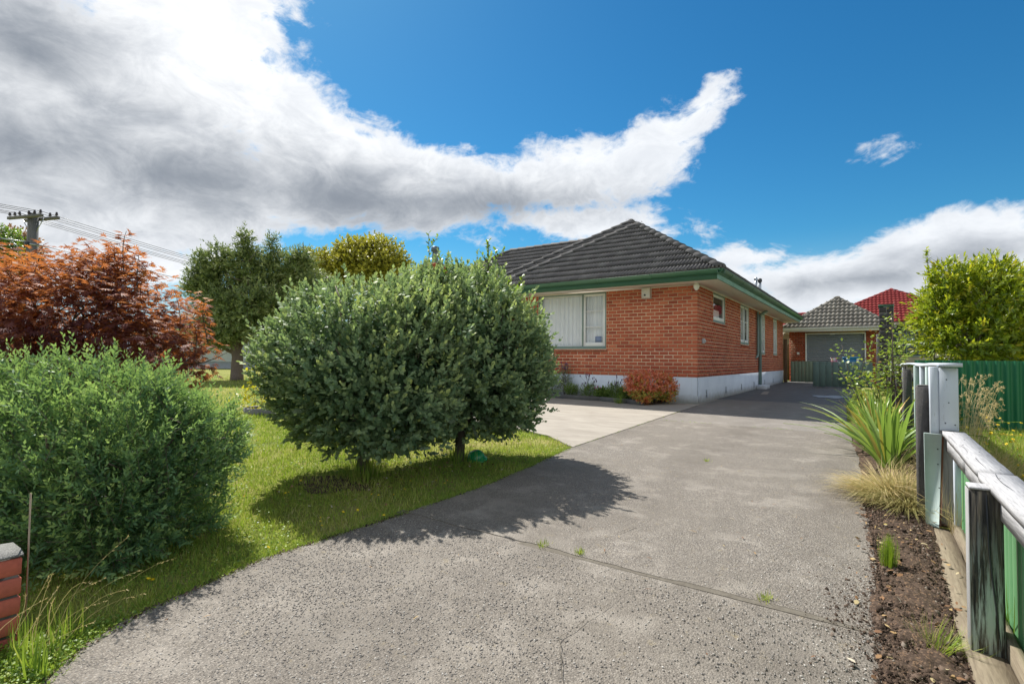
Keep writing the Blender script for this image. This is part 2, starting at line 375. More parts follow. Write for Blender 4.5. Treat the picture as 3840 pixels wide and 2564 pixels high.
# ground surfaces
def aggregate(name, c_lo, c_mid, c_hi, stone=70., amt=.75, patch=(.20, .185, .16), seed=0., bstr=.9):
    t = NT(name); p = t.map(t.pos(), (1, 1, 1), (seed, seed * 1.7, 0))
    vo = t.voro(p, stone); v2 = t.voro(p, stone * 2.1)
    tint = t.ramp(vo.outputs['Color'], [(.15, c_lo), (.5, c_mid), (.85, c_hi)])
    fine = t.ramp(v2.outputs['Color'], [(.1, c_lo), (.5, c_mid), (.95, c_hi)])
    body = t.mix(.45, tint, fine)
    edge = t.mr(vo.outputs['Distance'], .30, .62)
    body = t.mix(t.mth('MULTIPLY', edge, .55), body, tuple(x * .5 for x in c_lo))
    big = t.noise(p, .85, 6, .62, .3); mid = t.noise(p, 3.4, 6, .65)
    body = t.mix(t.mr(big, .42, .68, 0, .55), body, patch)
    body = t.mix(t.mr(mid, .50, .74, 0, .5), body, c_hi)
    body = t.mix(t.mr(t.noise(p, 1.7, 5, .6), .55, .75, 0, .4), body, tuple(x * .6 for x in c_lo))
    sx = t.n('ShaderNodeSeparateXYZ'); t.l(t.pos(), sx.inputs[0]); wv = t.mth('SINE', t.mth('MULTIPLY', t.mth('ADD', sx.outputs[0], t.mth('MULTIPLY', t.noise(p, .4, 2), .5)), 4.2))     # worn wheel tracks
    body = t.mix(t.mth('MULTIPLY', t.mr(wv, .2, .95, 0, .38), t.mr(t.noise(p, 2.2, 5, .65), .3, .65)), body, tuple(x * .8 for x in c_lo))
    st = t.noise(p, 14., 5, .7); body = t.mix(t.mr(st, .6, .75, 0, .5), body, (.30, .235, .12))       # moss and rust flecks
    h = t.mth('ADD', t.mth('SUBTRACT', 1., vo.outputs['Distance']), t.mth('MULTIPLY', v2.outputs['Distance'], -.5))
    nb = t.bump(h, amt * bstr, .012)
    return t.done(t.bsdf(body, t.mr(vo.outputs['Color'], 0, 1, .55, .9), nb, 0, .35))
DRIVE = aggregate('driveway_exposed_aggregate', (.105, .087, .069), (.222, .192, .159), (.43, .385, .328), 110., .55, (.16, .138, .110))
DRIVE2 = aggregate('driveway_smoother_aggregate', (.16, .14, .12), (.26, .23, .198), (.38, .345, .305), 140., .4, (.195, .172, .143), seed=3.)
DRIVE3 = aggregate('driveway_rear', (.10, .098, .096), (.16, .157, .152), (.23, .225, .22), 150., .4, (.15, .15, .15), seed=9.)
def apronmat():
    t = NT('trowelled_concrete'); p = t.pos()
    f = t.noise(t.map(p, (1, 3.2, 1), rot=(0, 0, .12)), 1.6, 7, .62, .5); c = t.ramp(f, [(.25, (.24, .21, .172)), (.5, (.31, .275, .23)), (.75, (.38, .34, .285))])
    c = t.mix(t.mr(t.noise(p, 50., 4), .5, .75, 0, .35), c, (.24, .215, .185))
    return t.done(t.bsdf(c, .85, t.bump(t.noise(p, 90., 4), .2, .004), 0, .3))
APRON = apronmat()
def soilmat():
    t = NT('garden_soil'); p = t.pos()
    f = t.noise(p, 55., 6, .7); c = t.ramp(f, [(.3, (.035, .024, .018)), (.55, (.085, .058, .042)), (.75, (.16, .115, .085))])
    ch = t.voro(p, 120.).outputs['Color']; c = t.mix(t.mr(ch, .72, .8, 0, .6), c, (.24, .15, .09))
    return t.done(t.bsdf(c, .95, t.bump(f, .8, .012), 0, .15))
SOIL = soilmat()
def turfmat():
    t = NT('turf'); p = t.pos()
    f = t.noise(p, 1.4, 6, .65); c = t.ramp(f, [(.28, (.14, .18, .035)), (.5, (.26, .27, .06)), (.72, (.42, .34, .15))])
    g = t.noise(p, 60., 5, .7); c = t.mix(t.mr(g, .4, .7, 0, .7), c, (.06, .085, .018))
    return t.done(t.bsdf(c, .95, t.bump(g, .9, .02), 0, .1))
TURF = turfmat()
CONC = aggregate('old_concrete', (.16, .155, .14), (.24, .235, .215), (.33, .32, .30), 160., .5, (.14, .14, .115), seed=5.)
CONC_D = aggregate('dark_concrete_post', (.055, .05, .048), (.10, .092, .088), (.19, .175, .17), 240., .5, (.06, .056, .052), seed=15.)
KERB = paint('kerb_concrete', (.13, .125, .115), (.085, .08, .075), .9, 3., bump=.5, bs=70.)
# ---------------------------------------------------------------- ground
xs = np.concatenate([np.linspace(-400, -40, 10), np.linspace(-36, 20, 57), np.linspace(30, 400, 10)])
ys = np.concatenate([np.linspace(-300, -40, 8), np.linspace(-36, 60, 97), np.linspace(70, 500, 10)])
X, Y = np.meshgrid(xs, ys, indexing='ij'); Z = gz(Y) - .022
Z = Z + .012 * wob(np.stack([X, Y, 0 * X], -1).reshape(-1, 3), .5).reshape(X.shape) * (X < -.6)
i = np.arange(len(xs) - 1)[:, None] * len(ys) + np.arange(len(ys) - 1)[None]
Qd = np.stack([i, i + len(ys), i + len(ys) + 1, i + 1], -1).reshape(-1, 4)
m = MB(); m.add(np.stack([X, Y, Z], -1).reshape(-1, 3), Q=Qd); m.build('ground', TURF, smooth=True, kind='structure')

LAWN_EDGE = np.array([(-40, 2.6), (-14, 2.2), (-12.6, 1.45), (-12.0, .95), (-11.62, .66), (-11.42, .45), (-11.16, .34), (-10.47, .2), (-9.99, .235), (-9.19, .29), (-8.44, .32), (-7.4, .24), (-6.35, .10), (-6.19, .085)])
DRIVE_R = np.array([(-16, 3.40), (-9.76, 3.38), (-8.4, 3.35), (-7.0, 3.28), (-5, 3.2), (-2, 2.98), (1.7, 2.82), (14.5, 2.84)])
def lawn_x(y): return np.interp(y, LAWN_EDGE[:, 0], LAWN_EDGE[:, 1])
def drive_x(y): return np.interp(y, DRIVE_R[:, 0], DRIVE_R[:, 1])
drive = empty('driveway', (0, -6, float(gz(-6))), kind='structure')
def slab(y0, y1, fl, fr, mat, name='slab', n=46, dz=0., jl=.008, jr=.007, kern=0):
    yy = np.arange(y0, y1 + 1e-6, .06); yy[-1] = y1; m = MB()
    lw = jl * np.sin(yy * 9.1) + jl * .7 * np.sin(yy * 23.7 + 1) + jl * .6 * np.sin(yy * 47.); rw = jr * np.sin(yy * 7.3) + jr * .6 * np.sin(yy * 19.)
    L = fl(yy) + lw; Rr = fr(yy) + rw
    t = np.linspace(0, 1, n); Xs = L[:, None] * (1 - t) + Rr[:, None] * t
    Zs = gz(yy)[:, None] + dz + .006 * wob(np.stack([Xs, np.broadcast_to(yy[:, None], Xs.shape), 0 * Xs], -1).reshape(-1, 3), .7).reshape(Xs.shape)
    V = np.stack([Xs, np.broadcast_to(yy[:, None], Xs.shape), Zs], -1).copy(); k = len(yy)
    for e in (0, -1): V[e, :, 1] += .010 * np.sin(V[e, :, 0] * 5.1) + .006 * np.sin(V[e, :, 0] * 13.) + .004 * np.sin(V[e, :, 0] * 31.)
    i = np.arange(k - 1)[:, None] * n + np.arange(n - 1)[None]
    m.add(V.reshape(-1, 3), Q=np.stack([i, i + 1, i + n + 1, i + n], -1).reshape(-1, 4))
    rim = np.concatenate([V[:, 0], V[-1, 1:], V[-2::-1, -1], V[0, -2:0:-1]]); lo = rim.copy(); lo[:, 2] -= .09; r = len(rim)
    j = np.arange(r); m.add(np.concatenate([rim, lo]), Q=np.stack([j, r + j, r + (j + 1) % r, (j + 1) % r], -1))
    return part_at(m, name, mat, drive)
cst = lambda v: (lambda y: np.full_like(y, v))
slab(-15.5, -9.325, lawn_x, drive_x, DRIVE)
slab(-9.319, -3.031, lambda y: np.where(y > -6.19, .105, lawn_x(y)), drive_x, DRIVE, dz=.004)
slab(-3.025, 1.7, cst(.112), drive_x, DRIVE2, dz=.002)
slab(1.712, 8.4, cst(.03), drive_x, DRIVE3)
slab(8.41, 15.0, cst(.03), drive_x, DRIVE3)
# trowelled apron in front of the house, its lawn side slanting
m = MB(); xx = np.linspace(-9, .085, 120)
ylo = np.interp(xx, [-9, -3, -1.26, -.59, .08], [-4.9, -5.0, -5.32, -5.62, -6.17]) + .012 * np.sin(xx * 17); yhi = np.interp(xx, [-9, -3.9, -2.1, -.9, -.6, .085], [-.5, -.52, -.64, -.97, -.1, -.1])
n = 16; t = np.linspace(0, 1, n); Ys = ylo[:, None] * (1 - t) + yhi[:, None] * t; Xs = np.broadcast_to(xx[:, None], Ys.shape)
V = np.stack([Xs, Ys, gz(Ys) + .003], -1); i = np.arange(len(xx) - 1)[:, None] * n + np.arange(n - 1)[None]
m.add(V.reshape(-1, 3), Q=np.stack([i, i + n, i + n + 1, i + 1], -1).reshape(-1, 4))
rim = np.concatenate([V[:, 0], V[-1, 1:], V[-2::-1, -1], V[0, -2:0:-1]]); lo = rim.copy(); lo[:, 2] -= .09; r = len(rim); j = np.arange(r)
m.add(np.concatenate([rim, lo]), Q=np.stack([j, r + j, r + (j + 1) % r, (j + 1) % r], -1))
part_at(m, 'slab', APRON, drive)
# narrow strip against the side wall
m = MB(); m.add([g3(.0, -.1, .001), g3(.10, -.1, .001), g3(.10, 1.70, .001), g3(.0, 1.70, .001)], Q=[(0, 1, 2, 3)]); part_at(m, 'edge_strip', APRON, drive)
# pale stripe of paint and a spill on the rear slab
m = MB(); m.add([g3(.62, 4.3, .006), g3(.80, 4.35, .006), g3(.62, 5.9, .006), g3(.46, 5.85, .006)], Q=[(0, 1, 2, 3)]); part_at(m, 'pale_patch', APRON, drive)
a = np.linspace(0, 6.28, 25)[:-1]; m = MB(); V = [g3(2.35 + .42 * math.cos(q) * (1 + .2 * math.sin(3 * q)), 4.6 + .55 * math.sin(q) * (1 + .25 * math.sin(5 * q + 1)), .006) for q in a]; m.add(V, F=[tuple(range(24))]); part_at(m, 'pale_patch', paint('spill', (.34, .35, .37), (.28, .29, .31), .5), drive)

# exposed stones standing proud of the near slabs
def pebbles(n, ylo, yhi, smin, smax, name):
    y = ylo + (yhi - ylo) * RNG.random(n); x = lawn_x(y) + .02 + (drive_x(y) - lawn_x(y) - .04) * RNG.random(n)
    keep = wob(np.stack([x, y, 0 * x], -1), 2.2) > RNG.uniform(-1.1, .9, n); x, y = x[keep], y[keep]; n = len(x)
    s = RNG.uniform(smin, smax, n); P = np.stack([x, y, gz(y) + .0005], -1)
    th = RNG.uniform(0, 6.28, n); D = np.stack([np.cos(th), np.sin(th), RNG.normal(0, .12, n)], -1); Nn = np.tile([0, 0, 1.], (n, 1)) + RNG.normal(0, .15, (n, 3))
    tv = np.array([(-.5, 0, -.15), (0, -.62, -.15), (.5, 0, -.15), (0, .62, -.15), (-.22, -.2, .32), (.24, -.16, .30), (.18, .24, .34), (-.2, .22, .28)])
    mm = MB(); mm.leaves(P, D, Nn, s * .55, s * RNG.uniform(.7, 1.3, n), (tv, [(0, 1, 4), (1, 5, 4), (1, 2, 5), (2, 6, 5), (2, 3, 6), (3, 7, 6), (3, 0, 7), (0, 4, 7)], [(4, 5, 6, 7)]), RNG.random(n))
    part_at(mm, name, PEB, drive, kind='stuff')
t_ = NT('river_pebble'); PEB = t_.done(t_.bsdf(t_.ramp(t_.attr(), [(0, (.07, .062, .055)), (.4, (.15, .132, .113)), (.8, (.26, .235, .20)), (1, (.42, .39, .35))]), .45, None, 0, .5))
pebbles(42000, -12.6, -9.4, .004, .014, 'exposed_stones')
pebbles(20000, -9.3, -6.0, .005, .014, 'exposed_stones')

# grit packed into the joints
m = MB(); m.add([g3(.2, -9.36, -.002), g3(3.4, -9.36, -.002), g3(3.4, -9.28, -.002), g3(.2, -9.28, -.002)], Q=[(0, 1, 2, 3)]); m.add([g3(.07, -6.2, -.004), g3(.12, -6.2, -.004), g3(.12, -.1, -.004), g3(.07, -.1, -.004)], Q=[(0, 1, 2, 3)]); m.add([g3(.1, -3.04, -.004), g3(3.1, -3.04, -.004), g3(3.1, -3.02, -.004), g3(.1, -3.02, -.004)], Q=[(0, 1, 2, 3)])
part_at(m, 'joint_fill', paint('joint_grit', (.16, .14, .11), (.10, .085, .065), .95, 20., bump=.5), drive)

CRACKM = paint('crack_dirt', (.10, .085, .065), (.07, .06, .045), .95, 30.)
def crack(pts, w=.004):
    pts = np.array(pts, float); t = np.linspace(0, len(pts) - 1, 46); lo = t.astype(int).clip(0, len(pts) - 2); fr = (t - lo)[:, None]; q = pts[lo] * (1 - fr) + pts[lo + 1] * fr
    q = q + np.cumsum(RNG.normal(0, .007, q.shape), 0) * .6; d = np.gradient(q, axis=0); d /= np.linalg.norm(d, axis=1)[:, None]; nr_ = np.stack([-d[:, 1], d[:, 0]], -1) * (w * RNG.uniform(.3, 1.2, len(q)) * np.sin(np.linspace(.05, 3.1, len(q))))[:, None]
    V = np.concatenate([np.c_[q + nr_, gz((q + nr_)[:, 1]) + .0115], np.c_[q - nr_, gz((q - nr_)[:, 1]) + .0115]]); j = np.arange(len(q) - 1); m = MB(); m.add(V, Q=np.stack([j, j + 1, 46 + j + 1, 46 + j], -1)); part_at(m, 'crack', CRACKM, drive)
crack([(1.75, -9.2), (1.95, -8.6), (2.3, -8.2)], .0022); crack([(2.6, -10.9), (2.2, -10.2), (2.25, -9.45)], .002)
# ---------------------------------------------------------------- brick house
house = empty('brick_house', (-2.4, 3, 0), label='low red brick bungalow with dark tiled hip roof and green gutters beside the driveway', cat='house')
def H(mb, name, mat, parent=None, smooth=False, **kw): return part_at(mb, name, mat, parent or house, smooth, **kw)
CO = .0862; BL = .2205; Z0 = .603; NC = 25; ZT = Z0 + NC * CO
# walls: mortar body with openings left out, set 7 mm behind the brick faces
WIN_F = (-4.312, -2.266, 1.272, 2.74)
SIDE_W = [(1.47, 2.76, 1.985, 2.74), (4.74, 6.04, 1.52, 2.74), (8.05, 9.08, 1.25, 2.74), (11.0, 12.0, 1.25, 2.74)]
IN = -.0075; TH = .10
m = MB()
def wall_cells(u0, u1, holes, z0, z1):
    us = sorted({u0, u1, *[h[0] for h in holes], *[h[1] for h in holes]}); zs = sorted({z0, z1, *[h[2] for h in holes], *[h[3] for h in holes]})
    for a, b in zip(us, us[1:]):
        for c, d in zip(zs, zs[1:]):
            if not any(h[0] <= (a + b) / 2 <= h[1] and h[2] <= (c + d) / 2 <= h[3] for h in holes): yield a, b, c, d
for a, b, c, d in wall_cells(-4.8, -IN, [WIN_F], Z0, ZT + .02): m.box(a, min(b, -IN), IN, TH, c, d)
for a, b, c, d in wall_cells(TH, 13.7, SIDE_W, Z0, ZT + .02): m.box(-TH, -IN, a, b, c, d)
m.box(-4.8, -4.7, TH, 13.7, Z0, ZT + .02); m.box(-4.7, -.1, 13.6, 13.7, Z0, ZT + .02)
m.box(-6.7, -4.8, .95, 1.05, Z0, ZT + .02); m.box(-10.2, -6.7, 1.25, 1.35, Z0, ZT + .02); m.box(-10.2, -10.1, 1.35, 9, Z0, ZT + .02); m.box(-10.1, -4.8, 8.9, 9., Z0, ZT + .02)
wall = H(m, 'wall', MORTAR)
# bricks
BH = CO - .0135; BW = BL - .0135
def brick_mesh(w, v, nm):
    b = MB(); b.bbox(-w / 2, w / 2, -.0115, .03, -BH / 2, BH / 2, .0022, v); return b.mesh(nm, BRICK)
full = [brick_mesh(BW, q, 'brick_full') for q in np.linspace(.02, .98, 9)]
half = [brick_mesh(BW / 2 - .005, q, 'brick_half') for q in np.linspace(.05, .95, 6)]
nb = 0; rest = MB(); WL = Vector(wall.location)
fb = []
for c in range(NC):
    zc = Z0 + c * CO + CO / 2
    off = 0. if c % 2 == 0 else BL / 2
    k = 0; x1 = 0.
    edges = [0.]
    if off: edges.append(-off)
    while edges[-1] > -4.8: edges.append(edges[-1] - BL)
    for a, b in zip(edges, edges[1:]):
        hi, lo = a, max(b, -4.8)
        segs = [(lo, hi)]
        if zc > WIN_F[2] - .055 and zc < WIN_F[3] + .02:
            segs = []
            if lo < WIN_F[0]: segs.append((lo, min(hi, WIN_F[0])))
            if hi > WIN_F[1]: segs.append((max(lo, WIN_F[1]), hi))
        for (l, h) in segs:
            if h - l > .045: fb.append((h, l, zc))
fb.sort(key=lambda q: -q[0])
for (h, l, zc) in fb:
    w = h - l - .0135; xc = (h + l) / 2; v = float(np.clip(RNG.normal(.5, .24), 0, 1))
    if h == 0: w += .0135 / 2 + .011; xc = .011 - w / 2
    if nb < 300:
        if abs(w - BW) < .012: me = full[int(v * 8.99)]
        elif abs(w - (BW / 2 - .005)) < .012: me = half[int(v * 5.99)]
        else: me = brick_mesh(w, v, 'brick_cut')
        o = link('brick', me, wall, (xc + RNG.normal(0, .0008), RNG.normal(0, .0012), zc + RNG.normal(0, .0007)), (RNG.normal(0, .003), 0, RNG.normal(0, .003)))
        o.location = Vector(o.location) - Vector(house.location) - WL; nb += 1
    else: rest.box(xc - w / 2, xc + w / 2, -.012, .03, zc - BH / 2, zc + BH / 2, v)
for c in range(NC):
    zc = Z0 + c * CO + CO / 2; off = BL / 2 if c % 2 == 0 else 0.
    edges = [0.0]
    if off: edges.append(off)
    while edges[-1] < 13.7: edges.append(edges[-1] + BL)
    for a, b in zip(edges, edges[1:]):
        segs = [(a, min(b, 13.7))]
        for hsp in SIDE_W:
            if hsp[2] - .03 < zc < hsp[3] + .02:
                ns = []
                for (l, h) in segs:
                    if h <= hsp[0] or l >= hsp[1]: ns.append((l, h)); continue
                    if l < hsp[0]: ns.append((l, hsp[0]))
                    if h > hsp[1]: ns.append((hsp[1], h))
                segs = ns
        for (l, h) in segs:
            if h - l < .04: continue
            l0 = l + (.032 if l == 0 else .0065); d = RNG.normal(0, .0012)
            rest.box(-.03, .012 + d, l0, h - .0065, zc - BH / 2, zc + BH / 2, float(np.clip(RNG.normal(.5, .24), 0, 1)))
for (xa, xb, yf) in ((-6.7, -4.815, .9395), (-10.2, -6.715, 1.2395)):      # set-back street walls behind the shrubs
    for c in range(NC):
        zc = Z0 + c * CO + CO / 2; x = xa + (BL / 2 if c % 2 else 0) - BL
        while x < xb:
            a_, b_ = max(x, xa), min(x + BL, xb)
            if b_ - a_ > .04: rest.box(a_ + .006, b_ - .006, yf - .003, yf + .03, zc - BH / 2, zc + BH / 2, float(np.clip(RNG.normal(.5, .24), 0, 1)))
            x += BL
part_at(rest, 'far_bricks', BRICK, wall, kind='stuff')
# sloping brick sills
for (x0, x1, z) in [(WIN_F[0] - .03, WIN_F[1] + .03, WIN_F[2])]:
    m = MB()
    k = int((x1 - x0) / .086)
    for q in range(k):
        a = x0 + q * (x1 - x0) / k
        m.prism([(-.05, z - .055), (-.05, z - .032), (.06, z + .002), (.06, z - .06)], 0, a + .003, a + (x1 - x0) / k - .003, float(RNG.uniform(0, .4)))
    H(m, 'window_sill', BRICK)
for s in SIDE_W:
    m = MB(); k = int((s[1] - s[0] + .04) / .086)
    for q in range(k):
        a = s[0] - .02 + q * (s[1] - s[0] + .04) / k
        m.prism([(.05, s[2] - .055), (-.06, s[2] - .06), (-.06, s[2] + .002), (.05, s[2] - .032)], 1, a + .003, a + (s[1] - s[0] + .04) / k - .003, float(RNG.uniform(0, .3)))
    H(m, 'window_sill', BRICK)
# plinth
m = MB(); m.box(-4.82, .012, -.012, .10, -.25, Z0); m.box(-.10, .012, .10, 13.712, -.25, Z0); m.box(-6.7, -4.82, .94, 1.05, -.25, Z0); m.box(-10.22, -6.7, 1.24, 1.35, -.25, Z0); m.box(-10.22, -10.1, 1.35, 9.0, -.25, Z0); m.box(-10.1, -.1, 13.6, 13.712, -.25, Z0)
pl_ = H(m, 'plinth', PLINTH)
m = MB(); m.tube([(.0135, -.0135, .60), (.0135, -.0135, .35), (.0145, -.0125, .18)], .003, 4); part_at(m, 'crack', DARKST, pl_)
for k in range(7):      # cast vents along the base
    y = .76 + 2.02 * k; m = MB(); zz = .095 + float(gz(y)) * .4
    for (a, b, c, d) in [(y - .075, y + .075, zz + .185, zz + .2), (y - .075, y + .075, zz, zz + .012), (y - .075, y - .062, zz, zz + .2), (y + .062, y + .075, zz, zz + .2)]: m.box(.0121, .018, a, b, c, d)
    for q in range(5): m.box(.0121, .020, y - .06, y + .06, zz + .02 + q * .034, zz + .034 + q * .034)
    vent = part_at(m, 'vent', PLINTH, pl_)
    m = MB(); m.box(.0122, .0132, y - .06, y + .06, zz + .012, zz + .185); part_at(m, 'vent_painted_shade', DARKST, pl_)  # solid dark plate painted as the shade behind the vent bars

# ---- windows
def pane(x0, x1, z0, z1, at, ax, par, off=.0):
    m = MB()
    if ax == 'f': m.add([(x0, at, z0), (x1, at, z0), (x1, at, z1), (x0, at, z1)], Q=[(0, 1, 2, 3)])
    else: m.add([(at, x0, z0), (at, x1, z0), (at, x1, z1), (at, x0, z1)], Q=[(0, 1, 2, 3)])
    return part_at(m, 'pane', GLASS, par)
def bars(rects, y0, y1, ax, name, mat, par):
    m = MB()
    for (a, b, c, d) in rects:
        if ax == 'f': m.bbox(a, b, y0, y1, c, d, .004)
        else: m.bbox(y0, y1, a, b, c, d, .004)
    return part_at(m, name, mat, par)
def frame(x0, x1, z0, z1, t): return [(x0, x0 + t, z0, z1), (x1 - t, x1, z0, z1), (x0 + t, x1 - t, z1 - t, z1), (x0 + t, x1 - t, z0, z0 + t)]
a, b, c, d = WIN_F; w = empty('window', (0, 0, 0)); w.parent = house; w.location = Vector(((a + b) / 2, 0, c)) - Vector(house.location)
bars([(a, a + .035, c, d), (b - .035, b, c, d), (a + .035, b - .035, d - .035, d), (a + .035, b - .035, c, c + .07), (-2.962, -2.925, c + .07, d - .035)], .0, .09, 'f', 'frame', FRAME, w)
sx0, sx1, sz0, sz1 = -2.925, b - .035, c + .07, d - .035
bars([(sx0, sx0 + .06, sz0, sz1), (sx1 - .06, sx1, sz0, sz1), (sx0 + .06, sx1 - .06, sz1 - .06, sz1), (sx0 + .06, sx1 - .06, sz0, sz0 + .1), (sx0 + .06, sx1 - .06, 2.243, 2.268), (sx0 + .06, sx1 - .06, 1.832, 1.857)], .012, .055, 'f', 'casement', WHITE, w)
bars(frame(a + .035, -2.962, c + .07, d - .035, .025), .03, .07, 'f', 'fixed_light_bead', WHITE, w)
pane(sx0 + .06, sx1 - .06, sz0 + .1, sz1 - .06, .038, 'f', w); pane(a + .06, -2.987, c + .095, d - .06, .05, 'f', w)
bars([(sx1 - .05, sx1 - .035, 1.62, 1.72)], .0, .012, 'f', 'window_stay', WHITE, w)
# net curtain in folds
m = MB(); xs_ = np.linspace(a + .05, b - .05, 220); yy_ = .12 + .022 * np.sin(xs_ * 46 + 1.5 * np.sin(xs_ * 7)) + .012 * np.sin(xs_ * 97); k = len(xs_)
V = np.concatenate([np.stack([xs_, yy_, np.full(k, 1.36)], -1), np.stack([xs_, yy_ * .8 + .034, np.full(k, d - .05)], -1)]); j = np.arange(k - 1)
m.add(V, Q=np.stack([j, j + 1, k + j + 1, k + j], -1)); part_at(m, 'curtain', CURTAIN, w, True)
m = MB(); m.box(a + .02, b - .02, .10, .11, d - .07, d - .045); part_at(m, 'curtain_rail', WHITE, w)
m = MB(); m.box(-4.65, -.2, 1.9, 1.95, .7, 2.75); m.box(-4.65, -.2, .12, 1.9, .66, .70); m.box(-4.69, -4.65, .12, 1.9, .7, 2.75); m.box(-.2, -.16, .12, 1.9, .7, 2.75); H(m, 'room_lining', ROOM)
m = MB(); m.box(-2.62, -2.44, .088, .09, 1.42, 1.60); part_at(m, 'ornament', paint('ornament', (.20, .24, .40)), w)
for k, s in enumerate(SIDE_W):
    a, b, c, d = s; w = empty('window', (0, 0, 0)); w.parent = house; w.location = Vector((0, (a + b) / 2, c)) - Vector(house.location)
    bars([(a, a + .04, c, d), (b - .04, b, c, d), (a + .04, b - .04, d - .035, d), (a + .04, b - .04, c, c + .06)], -.09, .0, 's', 'frame', FRAME, w)
    if k == 0:
        bars([(a + .04, a + .095, c + .06, d - .035), (b - .095, b - .04, c + .06, d - .035), (a + .095, b - .095, d - .095, d - .035), (a + .095, b - .095, c + .06, c + .15)], -.055, -.012, 's', 'sash', WHITE, w)
        pane(a + .095, b - .095, c + .15, d - .095, -.035, 's', w)
    else:
        mid = (a + b) / 2
        bars([(mid - .02, mid + .02, c + .06, d - .035)], -.09, -.002, 's', 'mullion', FRAME, w)
        for (p, q) in ((a + .04, mid - .02), (mid + .02, b - .04)):
            bars([(p, p + .05, c + .06, d - .035), (q - .05, q, c + .06, d - .035), (p + .05, q - .05, d - .09, d - .035), (p + .05, q - .05, c + .06, c + .14)] + [(p + .05, q - .05, z - .012, z + .012) for z in ([(c + d) / 2 + .1] if k == 1 else [c + (d - c) * .38, c + (d - c) * .68])], -.06, -.006, 's', 'sash', WHITE, w)
            pane(p + .05, q - .05, c + .14, d - .09, -.035, 's', w)
    m = MB(); m.box(-.6, -.58, a - .3, b + .3, c - .3, d + .02); part_at(m, 'room_lining', ROOM, w)
    ys2 = np.linspace(a + .05, b - .05, 70); x2 = -.16 + .02 * np.sin(ys2 * 50); kk = len(ys2); m = MB(); zt = d - .05; zb = c + .1
    m.add(np.concatenate([np.stack([x2, ys2, np.full(kk, zb)], -1), np.stack([x2, ys2, np.full(kk, zb + (zt - zb) * (.45 if k == 0 else 1.))], -1)]), Q=np.stack([np.arange(kk - 1), np.arange(kk - 1) + 1, kk + np.arange(kk - 1) + 1, kk + np.arange(kk - 1)], -1)); part_at(m, 'curtain', CURTAIN, w, True)

# ---- eaves
OV = .62
ZS = 2.765
m = MB()
for k in range(int((13.7 + OV * 2) / .115)): y = -OV + k * .115; m.bbox(.012 if y > -.1 else -.0, OV - .02, y + .002, y + .113, ZS, ZS + .015, .003)
x = 0.
while x > -5.4: m.bbox(x - .113, x - .002, -OV + .02, -.0125, ZS, ZS + .015, .003); x -= .115
sof = H(m, 'soffit', CREAM)
m = MB(); m.box(-4.8, .03, -.035, -.0125, ZS - .03, ZS - .001); m.box(.0125, .035, -.03, 13.7, ZS - .03, ZS - .001); part_at(m, 'soffit_moulding', CREAM, sof)
m = MB(); m.box(-4.4, -2.2, -.028, -.013, 2.742, ZS - .031); part_at(m, 'window_head_board', WHITE, sof)
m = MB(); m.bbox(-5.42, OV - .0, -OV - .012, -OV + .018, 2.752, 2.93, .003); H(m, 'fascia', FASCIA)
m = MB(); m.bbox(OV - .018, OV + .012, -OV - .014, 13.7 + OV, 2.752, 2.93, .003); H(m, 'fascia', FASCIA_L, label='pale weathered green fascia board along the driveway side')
m = MB(); m.bbox(-5.45, -5.42, -OV, .3, 2.752, 2.93, .003); m.box(-7.32, -5.45, .30, .33, 2.752, 2.93); m.box(-10.9, -7.32, .55, .58, 2.752, 2.93); H(m, 'fascia', FASCIA)
m = MB(); m.box(-7.3, -4.8, .33, .94, ZS + .002, ZS + .017); m.box(-10.85, -7.3, .58, 1.24, ZS + .002, ZS + .017); m.box(-5.42, -4.8, -.6, .3, ZS + .002, ZS + .017); H(m, 'soffit', CREAM)
m = MB(); m.box(.0, OV + .02, 13.7, 13.7 + OV, ZS + .002, ZS + .016); m.bbox(-10.9, OV + .012, 13.7 + OV - .02, 13.7 + OV + .01, 2.752, 2.93, .003); H(m, 'rear_eave', CREAM)
arc = [(.0, 0.)] + [(.012 + .108 * math.sin(q), .086 - .086 * math.cos(q)) for q in np.linspace(.0, 1.45, 8)] + [(.132, .088), (.132, .096), (.118, .096), (.110, .075), (.07, .02), (.012, .012), (.008, .09), (.0, .09)]
def gutter_run(p0, p1, mat, ax, sgn, base, nm='gutter'):
    m = MB(); poly = [(base + sgn * q[0], 2.862 + q[1]) for q in arc]
    m.prism(poly, 0 if ax == 'x' else 1, p0, p1)
    g = H(m, nm, mat, None, False)
    return g
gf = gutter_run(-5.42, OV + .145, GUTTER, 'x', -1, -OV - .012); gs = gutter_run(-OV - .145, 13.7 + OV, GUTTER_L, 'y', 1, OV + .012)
for q in np.arange(-4.9, .4, 1.35):
    m = MB(); m.prism([(-OV - .012 - a_ * 1.04, 2.858 + b_ * 1.03) for a_, b_ in arc[:10]], 0, q, q + .03); part_at(m, 'gutter_joiner', GUTTER, gf)
for q in np.arange(.15, 14, 1.25):
    m = MB(); m.prism([(OV + .012 + a_ * 1.04, 2.858 + b_ * 1.03) for a_, b_ in arc[:10]], 1, q, q + .03); part_at(m, 'gutter_joiner', GUTTER_L, gs)

